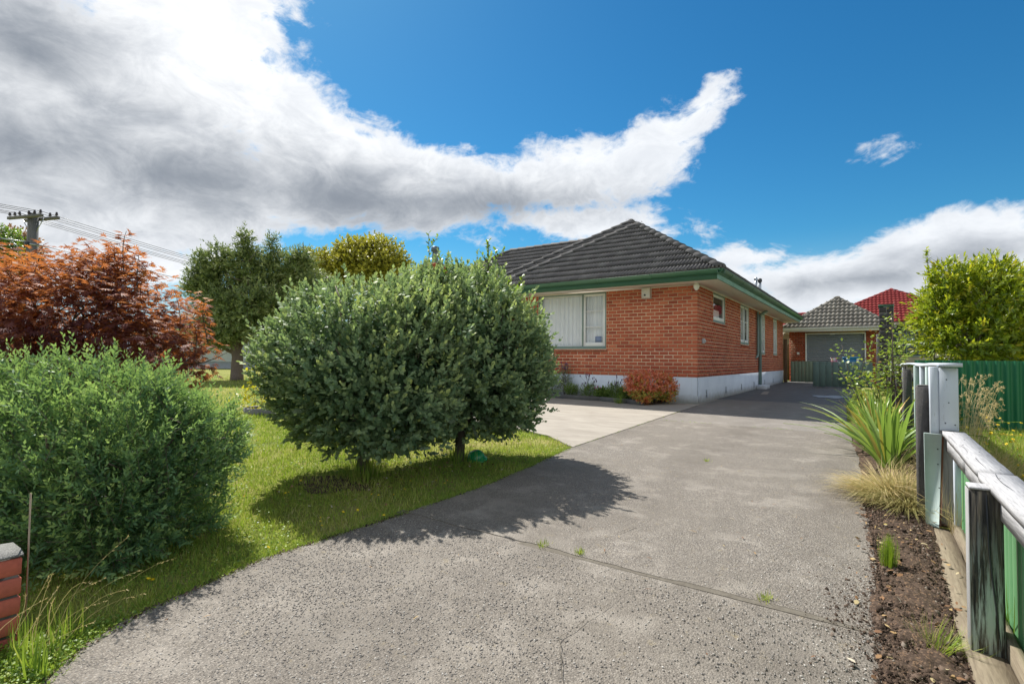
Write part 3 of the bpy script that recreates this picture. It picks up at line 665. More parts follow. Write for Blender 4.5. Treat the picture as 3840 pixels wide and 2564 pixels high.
# ---- roof
PT = rad(33.4); TP = math.tan(PT); EZ_ = 2.945; ED = .70
def ribprof(w, nr, h, kind):
    pts = []
    p = w / nr
    for r in range(nr):
        if kind == 'rib': pts += [(r * p, 0), (r * p + p * .40, 0), (r * p + p * .50, h), (r * p + p * .88, h)]
        else: pts += [(r * p + p * t_, h * .5 * (1 - math.cos(2 * math.pi * t_)) if t_ < .999 else 0) for t_ in (0, .2, .4, .6, .8)]
    pts.append((w, 0)); return pts
def tile_geo(prof, expo, lap, thick, lift):
    """local: x across, y up the slope, z off the roof"""
    n = len(prof); V = []
    for (x, h) in prof: V.append((x, 0, h + lift))
    for (x, h) in prof: V.append((x, expo + lap, h * .92))
    for (x, h) in prof: V.append((x, 0, h + lift - thick))
    F = [(i, i + 1, n + i + 1, n + i) for i in range(n - 1)] + [(2 * n + i, 2 * n + i + 1, i + 1, i) for i in range(n - 1)]
    return np.array(V, float), F
def roof_face(origin, ex, up, length, slope_len, prof, w, expo, mat, parent, clips, name='roof_tile', limit=300, counter=None, thick=.036, lift=.048, clipf=None):
    """tiles on one roof plane: origin at the eave, ex along it, up the slope; clips = planes (point, normal) keeping the side the normal points away from"""
    ex = np.array(ex, float); up = np.array(up, float); nz = np.cross(ex, up); origin = np.array(origin, float)
    V0, F0 = tile_geo(prof, expo, .03, thick, lift)
    bulk = MB(); shared = [None] * 4
    nr = int(math.ceil(slope_len / expo)); ncol = int(math.ceil(length / w))
    pl = parent; off = Vector((0, 0, 0))
    while pl is not None: off += Vector(pl.location); pl = pl.parent
    R = Matrix(((ex[0], up[0], nz[0]), (ex[1], up[1], nz[1]), (ex[2], up[2], nz[2])))
    for r in range(nr):
        sh = 0.
        for c in range(-1, ncol + 1):
            p = origin + ex * (c * w + sh) + up * (r * expo) + nz * RNG.normal(0, .0015)
            Vw = p + V0[:, 0:1] * ex + V0[:, 1:2] * up + V0[:, 2:3] * nz
            dist = [((Vw[:len(prof) * 2] - q[0]) @ q[1]) for q in clips]
            if any(d.min() > -.004 for d in dist): continue
            cut = any(d.max() > .0 for d in dist); v = float(RNG.random())
            if not cut and (counter is None or counter[0] >= limit):
                bulk.add(Vw, F=F0, v=v); continue
            if not cut:
                k = int(v * 3.99)
                if shared[k] is None:
                    mm = MB(); mm.add(V0, F=F0, v=k / 3.); shared[k] = mm.mesh('tile', mat)
                o = link(name, shared[k], parent); o.matrix_local = Matrix.Translation(Vector(p) - off) @ R.to_4x4(); counter[0] += 1
            else:
                bm = bmesh.new(); vs = [bm.verts.new(q) for q in Vw]
                for f in F0: bm.faces.new([vs[q] for q in f])
                for q in clips: bmesh.ops.bisect_plane(bm, geom=list(bm.verts) + list(bm.edges) + list(bm.faces), plane_co=Vector(q[0]), plane_no=Vector(q[1]), clear_outer=True)
                if not bm.faces: bm.free(); continue
                bm.verts.index_update(); Vc = np.array([tuple(q.co) for q in bm.verts]); Fc = [tuple(q.index for q in f.verts) for f in bm.faces]; bm.free()
                if counter is not None and counter[0] < limit:
                    c0 = Vc[0].copy(); mm = MB(); mm.add(Vc - c0, F=Fc, v=v); o = mm.build(name, mat, parent); o.location = Vector(c0) - off; counter[0] += 1
                else: bulk.add(Vc, F=Fc, v=v)
    if bulk.n: part_at(bulk, 'further_tiles', mat, parent, kind='stuff')
def hip_caps(p0, p1, mat, parent, wd=.115, ht=.075, step=.36, counter=None, first_round=False):
    p0 = np.array(p0, float); p1 = np.array(p1, float); d = p1 - p0; Ln = np.linalg.norm(d); d /= Ln
    sd = np.cross(d, [0, 0, 1.]); sd /= np.linalg.norm(sd); nz = np.cross(sd, d)
    k = max(1, int(round(Ln / step))); st = Ln / k
    pl = parent; off = Vector((0, 0, 0))
    while pl is not None: off += Vector(pl.location); pl = pl.parent
    for q in range(k):
        m = MB(); th = np.linspace(-1.25, 1.25, 7); prof = np.stack([np.sin(th) * wd / math.sin(1.25), (np.cos(th) - math.cos(1.25)) / (1 - math.cos(1.25)) * ht], -1)
        V = []
        for (t_, sc, lf) in ((0, 1.07, .018), (st + .04, .96, 0.)):
            for (a_, b_) in prof: V.append(sd * a_ * sc + nz * (b_ * sc + lf - .02) + d * t_)
        for (a_, b_) in prof: V.append(sd * a_ * .93 + nz * (b_ * .85 + .018 - .05))
        n = 7; m.add(V, F=[(i, i + 1, n + i + 1, n + i) for i in range(n - 1)] + [(2 * n + i, 2 * n + i + 1, i + 1, i) for i in range(n - 1)], v=float(RNG.random()))
        o = m.build('ridge_cap', mat, parent); o.location = Vector(p0 + d * st * q) - off
roof = empty('roof', (0, 0, 0)); roof.parent = house; roof.location = Vector((-2.35, 3, EZ_)) - Vector(house.location)
RIB = ribprof(.246, 3, .052, 'rib')
cnt = [0]
def hipn(p, n): n = np.array(n, float); return (np.array(p, float), n / np.linalg.norm(n))
s_ = math.sin(PT); c_ = math.cos(PT)
fr_up = (0, c_, s_)
# wing A: hip end facing the street
LA, RA = -5.42, ED; hA = (RA - LA) / 2; apA = np.array([RA - hA, -ED + hA, EZ_ + TP * hA])
roof_face((LA, -ED - .03, EZ_ - .02), (1, 0, 0), fr_up, RA - LA, hA / c_, RIB, .246, .332, TILE, roof, [hipn((RA, -ED, 0), (1, 1, 0)), hipn((LA, -ED, 0), (-1, 1, 0))], counter=cnt)
# wing B: set back, wider and higher
LB, YB = -7.35, .2; hB = (RA - LB) / 2; apB = np.array([RA - hB, YB + hB, EZ_ + TP * hB])
nA = np.array([0, -s_, c_])
roof_face((LB, YB - .03, EZ_ - .02), (1, 0, 0), fr_up, RA - LB, hB / c_, RIB, .246, .332, TILE, roof, [hipn((RA, YB, 0), (1, 1, 0)), hipn((LB, YB, 0), (-1, 1, 0)), hipn((LA + .05, -ED, 0), (1, -1, 0))], counter=cnt, limit=230)
# wing C: further left, lower ridge
YC = .5; zC = 5.0; hC = (zC - EZ_) / TP; LC = -7.8 - hC
roof_face((LC, YC - .03, EZ_ - .02), (1, 0, 0), fr_up, 8.2, hC / c_, RIB, .246, .332, TILE, roof, [hipn((0, YC + hC, 0), (0, 1, 0)), hipn((LC, YC, 0), (-1, 1, 0)), hipn((LB + .02, YB, 0), (1, -1, 0))], counter=cnt)
# side slope along the driveway, back and left slopes
roof_face((RA + .03, -ED, EZ_ - .02), (0, 1, 0), (-c_, 0, s_), 15.2, hB / c_, RIB, .246, .332, TILE, roof, [hipn((RA, -ED, 0), (-1, -1, 0)), hipn((RA, 14.4, 0), (-1, 1, 0)), hipn((apA[0], 0, 0), (-1, 0, 0))], counter=[999])
roof_face((RA + .03, -ED, EZ_ - .02), (0, 1, 0), (-c_, 0, s_), 15.2, hB / c_, RIB, .246, .332, TILE, roof, [hipn((RA, YB, 0), (-1, -1, 0)), hipn((apA[0], 0, 0), (1, 0, 0)), hipn((RA, 14.4, 0), (-1, 1, 0)), hipn((apB[0], 0, 0), (-1, 0, 0))], counter=[999])
def plane_part(V, nm='roof_slope'):
    m = MB(); m.add(V, F=[tuple(range(len(V)))]); part_at(m, nm, TILE, roof)
yE = 14.4; bkA = np.array([apB[0], yE - hB, apB[2]])
lowz = EZ_ - .035
plane_part([(LA, -ED, lowz), tuple(apA - (0, 0, .03)), (apA[0], YB + hA, apA[2] - .03), (LA, YB, lowz)])
plane_part([(LB, YB, lowz), (apB[0], apB[1], apB[2] - .03), (apB[0], bkA[1], apB[2] - .03), (LB, yE, lowz)])
plane_part([(RA, yE, lowz), (LB, yE, lowz), (bkA[0], bkA[1], bkA[2] - .03)])
plane_part([(LC, YC, lowz), (LC, YC + 2 * hC, lowz), (LC + hC, YC + hC, zC - .03)])
plane_part([(LC, YC + 2 * hC, lowz), (LB + 2, YC + 2 * hC, lowz), (-4, YC + hC, zC - .03), (LC + hC, YC + hC, zC - .03)])
plane_part([(RA, -ED, lowz - .01), (RA, yE, lowz - .01), tuple(bkA - (0, 0, .05)), tuple(apB - (0, 0, .05)), tuple(apA - (0, 0, .05))], 'roof_underlay')
plane_part([(LA, -ED, lowz - .01), (RA, -ED, lowz - .01), tuple(apA - (0, 0, .05))], 'roof_underlay')
plane_part([(LC, YC, lowz - .01), (LB + 3, YC, lowz - .01), (LB + 3, YC + hC, zC - .05), (LC + hC, YC + hC, zC - .05)], 'roof_underlay')
plane_part([(LB, YB, lowz - .01), (RA, YB, lowz - .01), tuple(apB - (0, 0, .05))], 'roof_underlay')
up_ = .06
e_ = lambda p: np.array(p, float) + (0, 0, up_)
hip_caps(e_((LA, -ED, EZ_)), e_(apA), TILE, roof); hip_caps(e_((RA, -ED, EZ_)), e_(apA), TILE, roof)
hip_caps(e_((LB, YB, EZ_)), e_(apB), TILE, roof); hip_caps(e_(apB), e_(bkA), TILE, roof)
hip_caps(e_((LC, YC, EZ_)), e_((LC + hC, YC + hC, zC)), TILE, roof); hip_caps(e_((LC + hC, YC + hC, zC)), e_((-4.6, YC + hC, zC)), TILE, roof)
LICH = paint('orange_lichen', (.36, .23, .07), (.22, .16, .08), .95, 30., bump=.6, bs=90.)
for p, s in ((apA, .12), (apB, .12), (apA + (.12, -.12, -.1), .08)):
    P = np.array(p) + (0, 0, up_ + .045) + RNG.normal(0, 1, (40, 3)) * (s * .6, s * .6, .006); m = MB()
    m.leaves(P, rdir(40) * (1, 1, .02), np.tile([0, 0, 1.], (40, 1)), .025, .025, (np.array([(-.5, 0, 0), (.5, 0, .02), (.4, 1, 0), (-.4, 1, .05)]), [], [(0, 1, 2, 3)]), RNG.random(40)); part_at(m, 'lichen', LICH, roof, kind='stuff')

# ---- fittings
m = MB(); th = np.linspace(0, 1, 9); prof = [(.034, 2.76), (.034, 2.735), (.062, 2.73), (.068, 2.71), (.066, 2.68), (.055, 2.645), (.036, 2.615), (.012, 2.598), (.001, 2.595)]
def lathe(m, prof, cx, cy, k=16, v=None):
    a_ = np.arange(k) * 2 * math.pi / k; n = len(prof)
    V = np.array([[(cx + r * math.cos(q), cy + r * math.sin(q), z) for q in a_] for r, z in prof]).reshape(-1, 3)
    i = np.arange(n - 1)[:, None] * k; j = np.arange(k)[None]; j2 = (j + 1) % k
    return m.add(V, Q=np.stack([i + j, i + j2, i + k + j2, i + k + j], -1).reshape(-1, 4), v=v)
lathe(m, prof, .03, -.14); lamp = H(m, 'eave_light', paint('opal_glass', (.82, .82, .80), (.78, .78, .77), .25), None, True)
m = MB(); lathe(m, [(.05, 2.764), (.05, 2.742), (.036, 2.736)], .03, -.14); part_at(m, 'lamp_base', WHITE, lamp)
RUSTY = paint('rusted_white', (.72, .70, .66), (.62, .58, .52), .6, 9., wear=(.30, .14, .05), wear_amt=.28, bump=.2)
m = MB(); m.prism([(-.012, 2.755), (-.012, 2.48), (-.10, 2.50), (-.125, 2.54), (-.125, 2.74), (-.115, 2.755)], 0, -1.285, -1.075); al = H(m, 'alarm_box', RUSTY)
m = MB(); lathe(m, [(.0, 0), (.024, 0), (.024, .012), (.0, .014)], 0, 0, 14); o = m.build('alarm_emblem', DARKST, al); o.rotation_euler = (rad(90), 0, 0); o.location = Vector((-1.20, -.124, 2.57)) - Vector(house.location) - Vector(al.location)
m = MB(); m.bbox(.012, .06, .36, .48, 1.40, 1.52, .006); m.bbox(.06, .085, .38, .46, 1.42, 1.49, .005); H(m, 'tap_box', paint('grey_box', (.50, .50, .51), (.42, .42, .43), .5))
# downpipes and their gully
m = MB(); m.tube([(.07, 7.65, .17), (.07, 7.65, 2.4), (.07, 7.65, 2.56)], .052, 12); m.tube([(.07, 7.65, 2.56), (.09, 7.65, 2.62), (.3, 7.65, 2.76)], .05, 12)
dn = H(m, 'downpipe', PIPE, None, True)
m = MB(); m.tube([(.07, 7.65, 1.62), (.07, 7.65, 1.66)], .062, 14); m.tube([(.07, 7.65, 1.69), (.07, 7.65, 1.71)], .06, 14); part_at(m, 'pipe_collar', PIPE, dn)
m = MB(); m.tube([(.06, 7.32, 2.70), (.06, 7.32, 1.28), (.05, 7.29, 1.17), (.02, 7.18, 1.12), (-.02, 7.1, 1.10)], .036, 12); H(m, 'waste_pipe', PIPE, None, True)
m = MB(); m.tube([(.045, 7.05, 2.74), (.045, 7.05, 1.1)], .009, 8); H(m, 'cable_conduit', paint('conduit', (.25, .12, .09)), None, True)
m = MB(); m.bbox(.0125, .32, 7.15, 8.05, -.05, .17, .012); m.bbox(.05, .27, 7.2, 7.5, .17, .185, .006); H(m, 'gully_surround', PLINTH)
for q, (x, y) in enumerate(((-.18, 8.38), (-.06, 8.47))):
    m = MB(); m.tube([(x, y, 3.3), (x, y, 3.95 if q else 4.02)], .05, 12); fl = H(m, 'flue', STEEL, None, True)
    m = MB(); lathe(m, [(.058, 3.94), (.062, 4.02), (.04, 4.06), (.001, 4.07)] if not q else [(.075, 3.90), (.075, 4.0), (.03, 4.03), (.001, 4.03)], x, y, 14); part_at(m, 'flue_cap', STEEL if not q else DARKST, fl, True)
# old brick chimney with a steel flue, behind the shrubs
ch = empty('chimney', (0, 0, 0)); ch.parent = house; ch.location = Vector((-10.55, 2.35, 3.0)) - Vector(house.location)
CHX, CHY, CHZ = -10.55, 2.35, 4.58
m = MB(); m.box(CHX - .44, CHX + .44, CHY - .3, CHY + .3, 2.9, CHZ - .002); part_at(m, 'chimney_core', MORTAR, ch)
for c in range(8):
    zc = CHZ - .043 - c * CO; ex = .045 if c < 2 else .012
    for (a_, b_) in [(-.44 - ex, -.22), (-.21, .0), (.01, .22), (.23, .44 + ex)]:
        sh = 0 if c % 2 == 0 else .1
        aa, bb = max(a_ + sh, -.44 - ex), min(b_ + sh, .44 + ex)
        if bb - aa < .04: continue
        m = MB(); m.box(CHX + aa, CHX + bb, CHY - .3 - ex, CHY - .2, zc - BH / 2, zc + BH / 2, float(RNG.uniform(0, .6))); part_at(m, 'brick', BRICK, ch)
        m = MB(); m.box(CHX + .34, CHX + .44 + ex + .002, CHY - .195, CHY + .3 + ex, zc - BH / 2, zc + BH / 2, float(RNG.uniform(0, .6)))
    part_at(m, 'brick', BRICK, ch)
m = MB(); lathe(m, [(.12, CHZ - .03), (.13, CHZ + .02), (.11, CHZ + .42), (.10, CHZ + .5), (.155, CHZ + .52), (.155, CHZ + .68), (.06, CHZ + .72), (.001, CHZ + .72)], CHX + .05, CHY, 16); part_at(m, 'chimney_flue', paint('flue_grey', (.16, .20, .24), (.10, .12, .15), .4, metal=.5), ch, True)
# ---------------------------------------------------------------- garage at the end of the drive
garage = empty('garage', (1.9, 15, .08), label='small brick garage with grey roller door and weathered tiled hip roof', cat='garage')
def GA(mb, name, mat, parent=None, smooth=False, **kw): return part_at(mb, name, mat, parent or garage, smooth, **kw)
GY = 15.0; GX0, GX1 = .1, 3.85; DX0, DX1, DZ = .76, 3.06, 2.24; gz0 = .08; GE = 2.40
m = MB(); m.box(GX0 + .008, DX0, GY + .008, GY + .1, gz0 - .1, GE); m.box(DX1, GX1 - .008, GY + .008, GY + .1, gz0 - .1, GE); m.box(DX0, DX1, GY + .02, GY + .1, DZ + .05, GE); m.box(GX0 + .008, GX0 + .1, GY + .1, GY + 6, gz0 - .1, GE); m.box(GX1 - .1, GX1 - .008, GY + .1, GY + 6, gz0 - .1, GE); m.box(GX0 + .1, GX1 - .1, GY + 5.9, GY + 6, gz0 - .1, GE)
gw = GA(m, 'wall', MORTAR_G)
for c in range(int((GE - gz0) / CO) + 1):
    zc = gz0 - .02 + c * CO + CO / 2
    if zc + BH / 2 > GE: break
    for (x0, x1) in ((GX0, DX0), (DX1, GX1)):
        e = [x0]; nx = x0 + (BL if c % 2 == 0 else BL / 2)
        while nx < x1 - .03: e.append(nx); nx += BL
        e.append(x1)
        for a, b in zip(e, e[1:]):
            if b - a < .05: continue
            m = MB(); m.box(a + .005, b - .005, GY - .004, GY + .04, zc - BH / 2, zc + BH / 2, float(np.clip(RNG.normal(.5, .3), 0, 1))); part_at(m, 'brick', BRICK_G, gw)
# roller door: pressed ribs
m = MB(); zz = np.arange(gz0, DZ, .0125); ph = (zz * (2 * math.pi / .094)); yy = GY + .075 - .016 * np.clip(np.sin(ph) * 1.6, -1, 1)
k = len(zz); V = np.concatenate([np.stack([np.full(k, DX0 + .05), yy, zz], -1), np.stack([np.full(k, DX1 - .05), yy, zz], -1)]); j = np.arange(k - 1)
m.add(V, Q=np.stack([j, k + j, k + j + 1, j + 1], -1)); door = GA(m, 'roller_door', paint('roller_door_grey', (.25, .27, .285), (.22, .24, .255), .45, 2., bump=.05, metal=.1))
m = MB(); m.box(1.85, 1.99, GY + .03, GY + .055, 1.06, 1.085); part_at(m, 'door_handle', DARKST, door)
m = MB(); m.bbox(DX0, DX0 + .05, GY - .03, GY + .09, gz0, DZ + .05, .004); m.bbox(DX1 - .05, DX1, GY - .03, GY + .09, gz0, DZ + .05, .004); m.bbox(DX0 + .05, DX1 - .05, GY - .028, GY + .02, DZ, DZ + .05, .004); GA(m, 'door_frame', WHITE)
m = MB(); m.bbox(1.72, 1.92, GY - .06, GY - .03, DZ - .02, DZ + .03, .006); GA(m, 'door_number_plate', WHITE)
m = MB(); m.bbox(.42, .52, GY - .04, GY - .005, 1.32, 1.43, .006); m.box(.465, .475, GY - .042, GY - .04, 1.33, 1.42); GA(m, 'meter_box', WHITE)
EL, ER, EY = -.12, 4.02, 14.45; gh = (ER - EL) / 2; GPT = math.atan2(1.47, gh); gs_, gc_ = math.sin(GPT), math.cos(GPT); GZE = 2.52; gap = np.array([EL + gh, EY + gh, GZE + 1.47])
m = MB(); m.bbox(EL, ER, EY, EY + .025, GE - .05, GE + .12, .004); m.bbox(EL, EL + .025, EY + .025, EY + 6, GE - .05, GE + .12, .004); m.bbox(ER - .025, ER, EY + .025, EY + 6, GE - .05, GE + .12, .004); m.box(EL + .025, ER - .025, EY + .025, GY + .06, GE - .02, GE - .005); GA(m, 'fascia', WHITE)
m = MB(); m.prism([(EY - .0 - q[0], GE + .025 + q[1]) for q in arc], 0, EL - .1, ER + .1); GA(m, 'gutter', WHITE)
groof = empty('roof', (0, 0, 0)); groof.parent = garage; groof.location = Vector((gap[0], EY + 2, GZE)) - Vector(garage.location)
ROLL = ribprof(.344, 2, .05, 'roll'); gc = [0]
ek = lambda p: np.array(p, float) + (0, 0, .04)
roof_face((EL, EY - .08, GZE - .03), (1, 0, 0), (0, gc_, gs_), ER - EL, gh / gc_, ROLL, .344, .312, TILE_G, groof, [hipn((ER, EY, 0), (1, 1, 0)), hipn((EL, EY, 0), (-1, 1, 0))], counter=gc, thick=.05, lift=.065)
roof_face((EL, EY + 6.5, GZE - .03), (0, -1, 0), (gc_, 0, gs_), 6.5, gh / gc_, ROLL, .344, .312, TILE_G, groof, [hipn((EL, EY, 0), (1, -1, 0)), hipn((gap[0], 0, 0), (1, 0, 0))], counter=[999], thick=.05, lift=.065)
roof_face((ER, EY, GZE - .03), (0, 1, 0), (-gc_, 0, gs_), 6.5, gh / gc_, ROLL, .344, .312, TILE_G, groof, [hipn((ER, EY, 0), (-1, -1, 0)), hipn((gap[0], 0, 0), (-1, 0, 0))], counter=[999], thick=.05, lift=.065)
m = MB(); m.add([(EL, EY, GZE - .03), (ER, EY, GZE - .03), tuple(gap - (0, 0, .06)), (gap[0], EY + 6.4, gap[2] - .06), (EL, EY + 6.4, GZE - .03), (ER, EY + 6.4, GZE - .03)], F=[(0, 1, 2), (0, 2, 3, 4), (1, 5, 3, 2), (4, 3, 5)]); part_at(m, 'roof_underlay', TILE_G, groof)
hip_caps(ek((EL, EY, GZE)), ek(gap), TILE_G, groof, .11, .07, .34); hip_caps(ek((ER, EY, GZE)), ek(gap), TILE_G, groof, .11, .07, .34); hip_caps(ek(gap), ek(gap + (0, 4.4, 0)), TILE_G, groof, .11, .07, .34)
P = gap + (0, 0, .085) + RNG.normal(0, 1, (50, 3)) * (.09, .07, .006); m = MB(); m.leaves(P, rdir(50) * (1, 1, .02), np.tile([0, 0, 1.], (50, 1)), .03, .03, (np.array([(-.5, 0, 0), (.5, 0, .02), (.4, 1, 0), (-.4, 1, .05)]), [], [(0, 1, 2, 3)]), RNG.random(50)); part_at(m, 'lichen', LICH, groof, kind='stuff')

# ---------------------------------------------------------------- timber gates of vertical boards
def board_gate(name, x0, x1, y, z0, z1, mat, label, bw=.138, gap=.006):
    g = empty(name, ((x0 + x1) / 2, y, z0), label=label, cat='gate', group=None)
    x = x0
    while x < x1 - .03:
        b = min(x + bw, x1); m = MB(); m.bbox(x, b - gap * RNG.uniform(.5, 1.5), y - .011 + RNG.normal(0, .0015), y + .011, z0 + .03 + RNG.normal(0, .004), z1 + RNG.normal(0, .003), .003); part_at(m, 'board', mat, g); x += bw
    for z in (z0 + .2, z1 - .18):
        m = MB(); m.bbox(x0, x1, y + .0125, y + .055, z - .045, z + .045, .003); part_at(m, 'rail', mat, g)
    return g
GB = board_gate('board_gate', .30, 1.30, 13.75, .075, 1.02, GATE_L, 'olive green board gate between the house corner and the garage')
m = MB(); m.bbox(.02, .16, 13.72, 13.86, 0., 2.0, .006)
post = m.build('gate_post', wood('old_post', (.17, .11, .06), (.12, .075, .04), (.05, .03, .02), (6, 6, .5)), label='tall brown timber gate post tight against the far house corner', cat='post')
board_gate('board_gate', 1.46, 3.32, 10.15, .055, 1.0, GATE, 'wide grey green board gate across the drive in front of the garage', .205)
# tubs and bags left behind the gate
t = empty('storage_tub', (2.55, 13.6, .08), label='blue plastic tub with pale side stripe behind the wide gate', cat='tub')
m = MB(); m.bbox(-.28, .28, -.2, .2, .0, 1.06, .02); m.build('tub_body', paint('blue_plastic', (.01, .15, .33), (.01, .13, .29), .35), t)
m = MB(); m.bbox(-.30, .30, -.22, .22, 1.06, 1.12, .015); m.build('lid', paint('blue_lid', (.01, .19, .38), (.01, .17, .34), .35), t)
m = MB(); m.box(.20, .27, -.212, -.202, .70, 1.05); m.build('side_stripe', WHITE, t)
t = empty('rubbish_bag', (1.93, 13.9, .08), label='pink and white plastic bag stuffed full behind the wide gate', cat='bag')
th = np.linspace(0, 2 * math.pi, 13)[:-1]; m = MB(); pr = [(.02, 0), (.2, .0), (.25, .3), (.22, .7), (.17, .9), (.09, 1.02), (.13, 1.10), (.02, 1.08)]
V = np.array([[(r * math.cos(q) * (1 + .13 * math.sin(3 * q + z * 9)), r * .8 * math.sin(q) * (1 + .13 * math.sin(4 * q + z * 7)), z) for q in th] for r, z in pr]).reshape(-1, 3)
i = np.arange(len(pr) - 1)[:, None] * 12; j = np.arange(12)[None]; m.add(V, Q=np.stack([i + j, i + (j + 1) % 12, i + 12 + (j + 1) % 12, i + 12 + j], -1).reshape(-1, 4))
tb = NT('bag_plastic'); BAGM = tb.done(tb.bsdf(tb.mix(tb.mr(tb.noise(tb.pos(), 7., 3), .47, .53), (.62, .16, .22), (.75, .72, .74)), .35)); m.build('bag_body', BAGM, t)

# ---------------------------------------------------------------- neighbour's block chimney and red roofed house
bc = empty('block_chimney', (3.6, 9.2, .055), label='tall dark concrete block chimney with green metal cap beyond the paling fence', cat='chimney')
BLK = paint('dark_block', (.075, .07, .072), (.05, .047, .05), .95, 5., bump=.5, bs=60.)
BX0, BX1, BY0, BY1 = 3.50, 3.90, 9.0, 9.4
m = MB(); m.box(BX0 + .012, BX1 - .012, BY0 + .012, BY1 - .012, .0, 2.86); part_at(m, 'mortar_core', paint('block_mortar', (.20, .20, .20), (.15, .15, .15), .95), bc)
for c in range(14):
    z = .04 + c * .2; cut = [BX0, BX1] if c % 2 == 0 else [BX0, (BX0 + BX1) / 2, BX1]
    for a, b in zip(cut, cut[1:]):
        m = MB(); m.bbox(a + .003, b - .003, BY0, BY1, z + .004, z + .196, .006); part_at(m, 'block', BLK, bc)
m = MB(); m.bbox(BX0 - .02, BX1 + .02, BY0 - .02, BY1 + .02, 2.845, 2.92, .006); part_at(m, 'cap', FASCIA, bc)
nh = empty('neighbour_house', (4.2, 24, .09), label='cream walled house with red tiled hip roof beyond the garage', cat='house')
NE = 3.08; NHH = 3.95; nap = np.array([4.2, 25.0, 5.22]); ny = nap[1] - NHH; NPT = math.atan2(nap[2] - NE, NHH); ns, nc_ = math.sin(NPT), math.cos(NPT)
CRW = paint('cream_wall', (.62, .57, .45), (.56, .52, .41), .8, 2., bump=.2)
m = MB(); m.box(nap[0] - 3.4, nap[0] + 6, ny + .5, ny + 9, -.1, NE - .03); part_at(m, 'wall', CRW, nh)
m = MB(); m.box(-4, nap[0] - 3.4, ny + 3., ny + 9, -.1, NE - .03); part_at(m, 'wall', CRW, nh)
m = MB(); m.bbox(nap[0] - NHH, nap[0] + 7, ny, ny + .03, NE - .14, NE + .03, .004); part_at(m, 'gutter', paint('cream_gutter', (.55, .53, .42)), nh)
nr = empty('roof', (0, 0, 0)); nr.parent = nh; nr.location = Vector((4.2, 24, NE)) - Vector(nh.location)
RR = ribprof(.36, 2, .035, 'roll')
roof_face((nap[0] - NHH, ny - .05, NE), (1, 0, 0), (0, nc_, ns), 2 * NHH, NHH / nc_, RR, .36, .33, TILE_R, nr, [hipn((nap[0] + NHH, ny, 0), (1, 1, 0)), hipn((nap[0] - NHH, ny, 0), (-1, 1, 0))], counter=[999])
m = MB(); m.add([(nap[0] - NHH, ny, NE), (nap[0], nap[1], nap[2] - .02), (nap[0], ny + 9, nap[2] - .02), (nap[0] - NHH, ny + 9, NE), (nap[0] + NHH, ny, NE), (nap[0] + NHH, ny + 9, NE)], F=[(0, 3, 2, 1), (4, 1, 2, 5), (0, 1, 4)]); part_at(m, 'roof_slope', TILE_R, nr)
hip_caps((nap[0] - NHH, ny, NE + .05), nap + (0, 0, .05), TILE_R, nr, .09, .05, .4); hip_caps((nap[0] + NHH, ny, NE + .05), nap + (0, 0, .05), TILE_R, nr, .09, .05, .4); hip_caps(nap + (0, 0, .05), nap + (0, 5, .05), TILE_R, nr, .09, .05, .4)
# lower wings left and right of the main hip
roof_face((-5, 22.4, NE - .25), (1, 0, 0), (0, nc_, ns), 7.0, 2.45, RR, .36, .33, TILE_R, nr, [hipn((nap[0] - NHH + .3, ny, 0), (1, -1, 0)), hipn((0, 24.5, 0), (0, 1, 0))], counter=[999])
m = MB(); m.add([(-5, 22.4, NE - .27), (2.6, 22.4, NE - .27), (2.6, 24.6, NE + .93), (-5, 24.6, NE + .93), (-5, 26.8, NE - .27), (2.6, 26.8, NE - .27)], F=[(0, 1, 2, 3), (3, 2, 5, 4)]); part_at(m, 'roof_slope', TILE_R, nr)
hip_caps((-5, 24.5, NE + .93), (2, 24.5, NE + .93), TILE_R, nr, .09, .05, .4)
wx = 6.4; wy = ny - .6; whh = 1.9
roof_face((wx - whh, wy, NE), (1, 0, 0), (0, nc_, ns), 2 * whh, whh / nc_, RR, .36, .33, TILE_R, nr, [hipn((wx + whh, wy, 0), (1, 1, 0)), hipn((wx - whh, wy, 0), (-1, 1, 0))], counter=[999])
hip_caps((wx - whh, wy, NE + .05), (wx, wy + whh, NE + .05 + whh * ns / nc_), TILE_R, nr, .09, .05, .4); hip_caps((wx + whh, wy, NE + .05), (wx, wy + whh, NE + .05 + whh * ns / nc_), TILE_R, nr, .09, .05, .4)
m = MB(); m.add([(wx - whh, wy, NE - .02), (wx, wy + whh, NE + whh * ns / nc_ - .02), (wx, wy + 4.5, NE + whh * ns / nc_ - .02), (wx - whh, wy + 4.5, NE - .02)], F=[(0, 3, 2, 1)]); part_at(m, 'roof_slope', TILE_R, nr)
w = empty('window', (0, 0, 0)); w.parent = nh; w.location = Vector((4.6, ny + .5, 2.2)) - Vector(nh.location)
yw = ny + .5
bars([(3.9, 3.96, 1.3, 2.98), (5.6, 5.66, 1.3, 2.98), (3.96, 5.6, 2.92, 2.98), (3.96, 5.6, 1.3, 1.36), (4.7, 4.75, 1.36, 2.92), (3.96, 4.7, 2.46, 2.5), (4.75, 5.6, 2.46, 2.5)], yw - .05, yw + .0, 'f', 'frame', paint('aqua_frame', (.30, .38, .36)), w)
m = MB(); m.box(3.96, 5.6, yw - .012, yw - .005, 1.36, 2.92); part_at(m, 'pane', paint('dark_glazing', (.16, .20, .22), (.13, .17, .19), .05, spec=.9), w)
# timber shed wall at the garage's flank, seen in the gap by the house
m = MB()
for q in range(9): m.bbox(-1.4 + q * .17, -1.4 + q * .17 + .16, 16.4, 16.42, .08, 1.85, .003)
m.build('paling_screen', wood('brown_palings', (.20, .13, .07), (.13, .085, .05), (.06, .04, .025), (6, 6, .5)), label='weathered brown paling screen in the gap between house and garage', cat='fence')

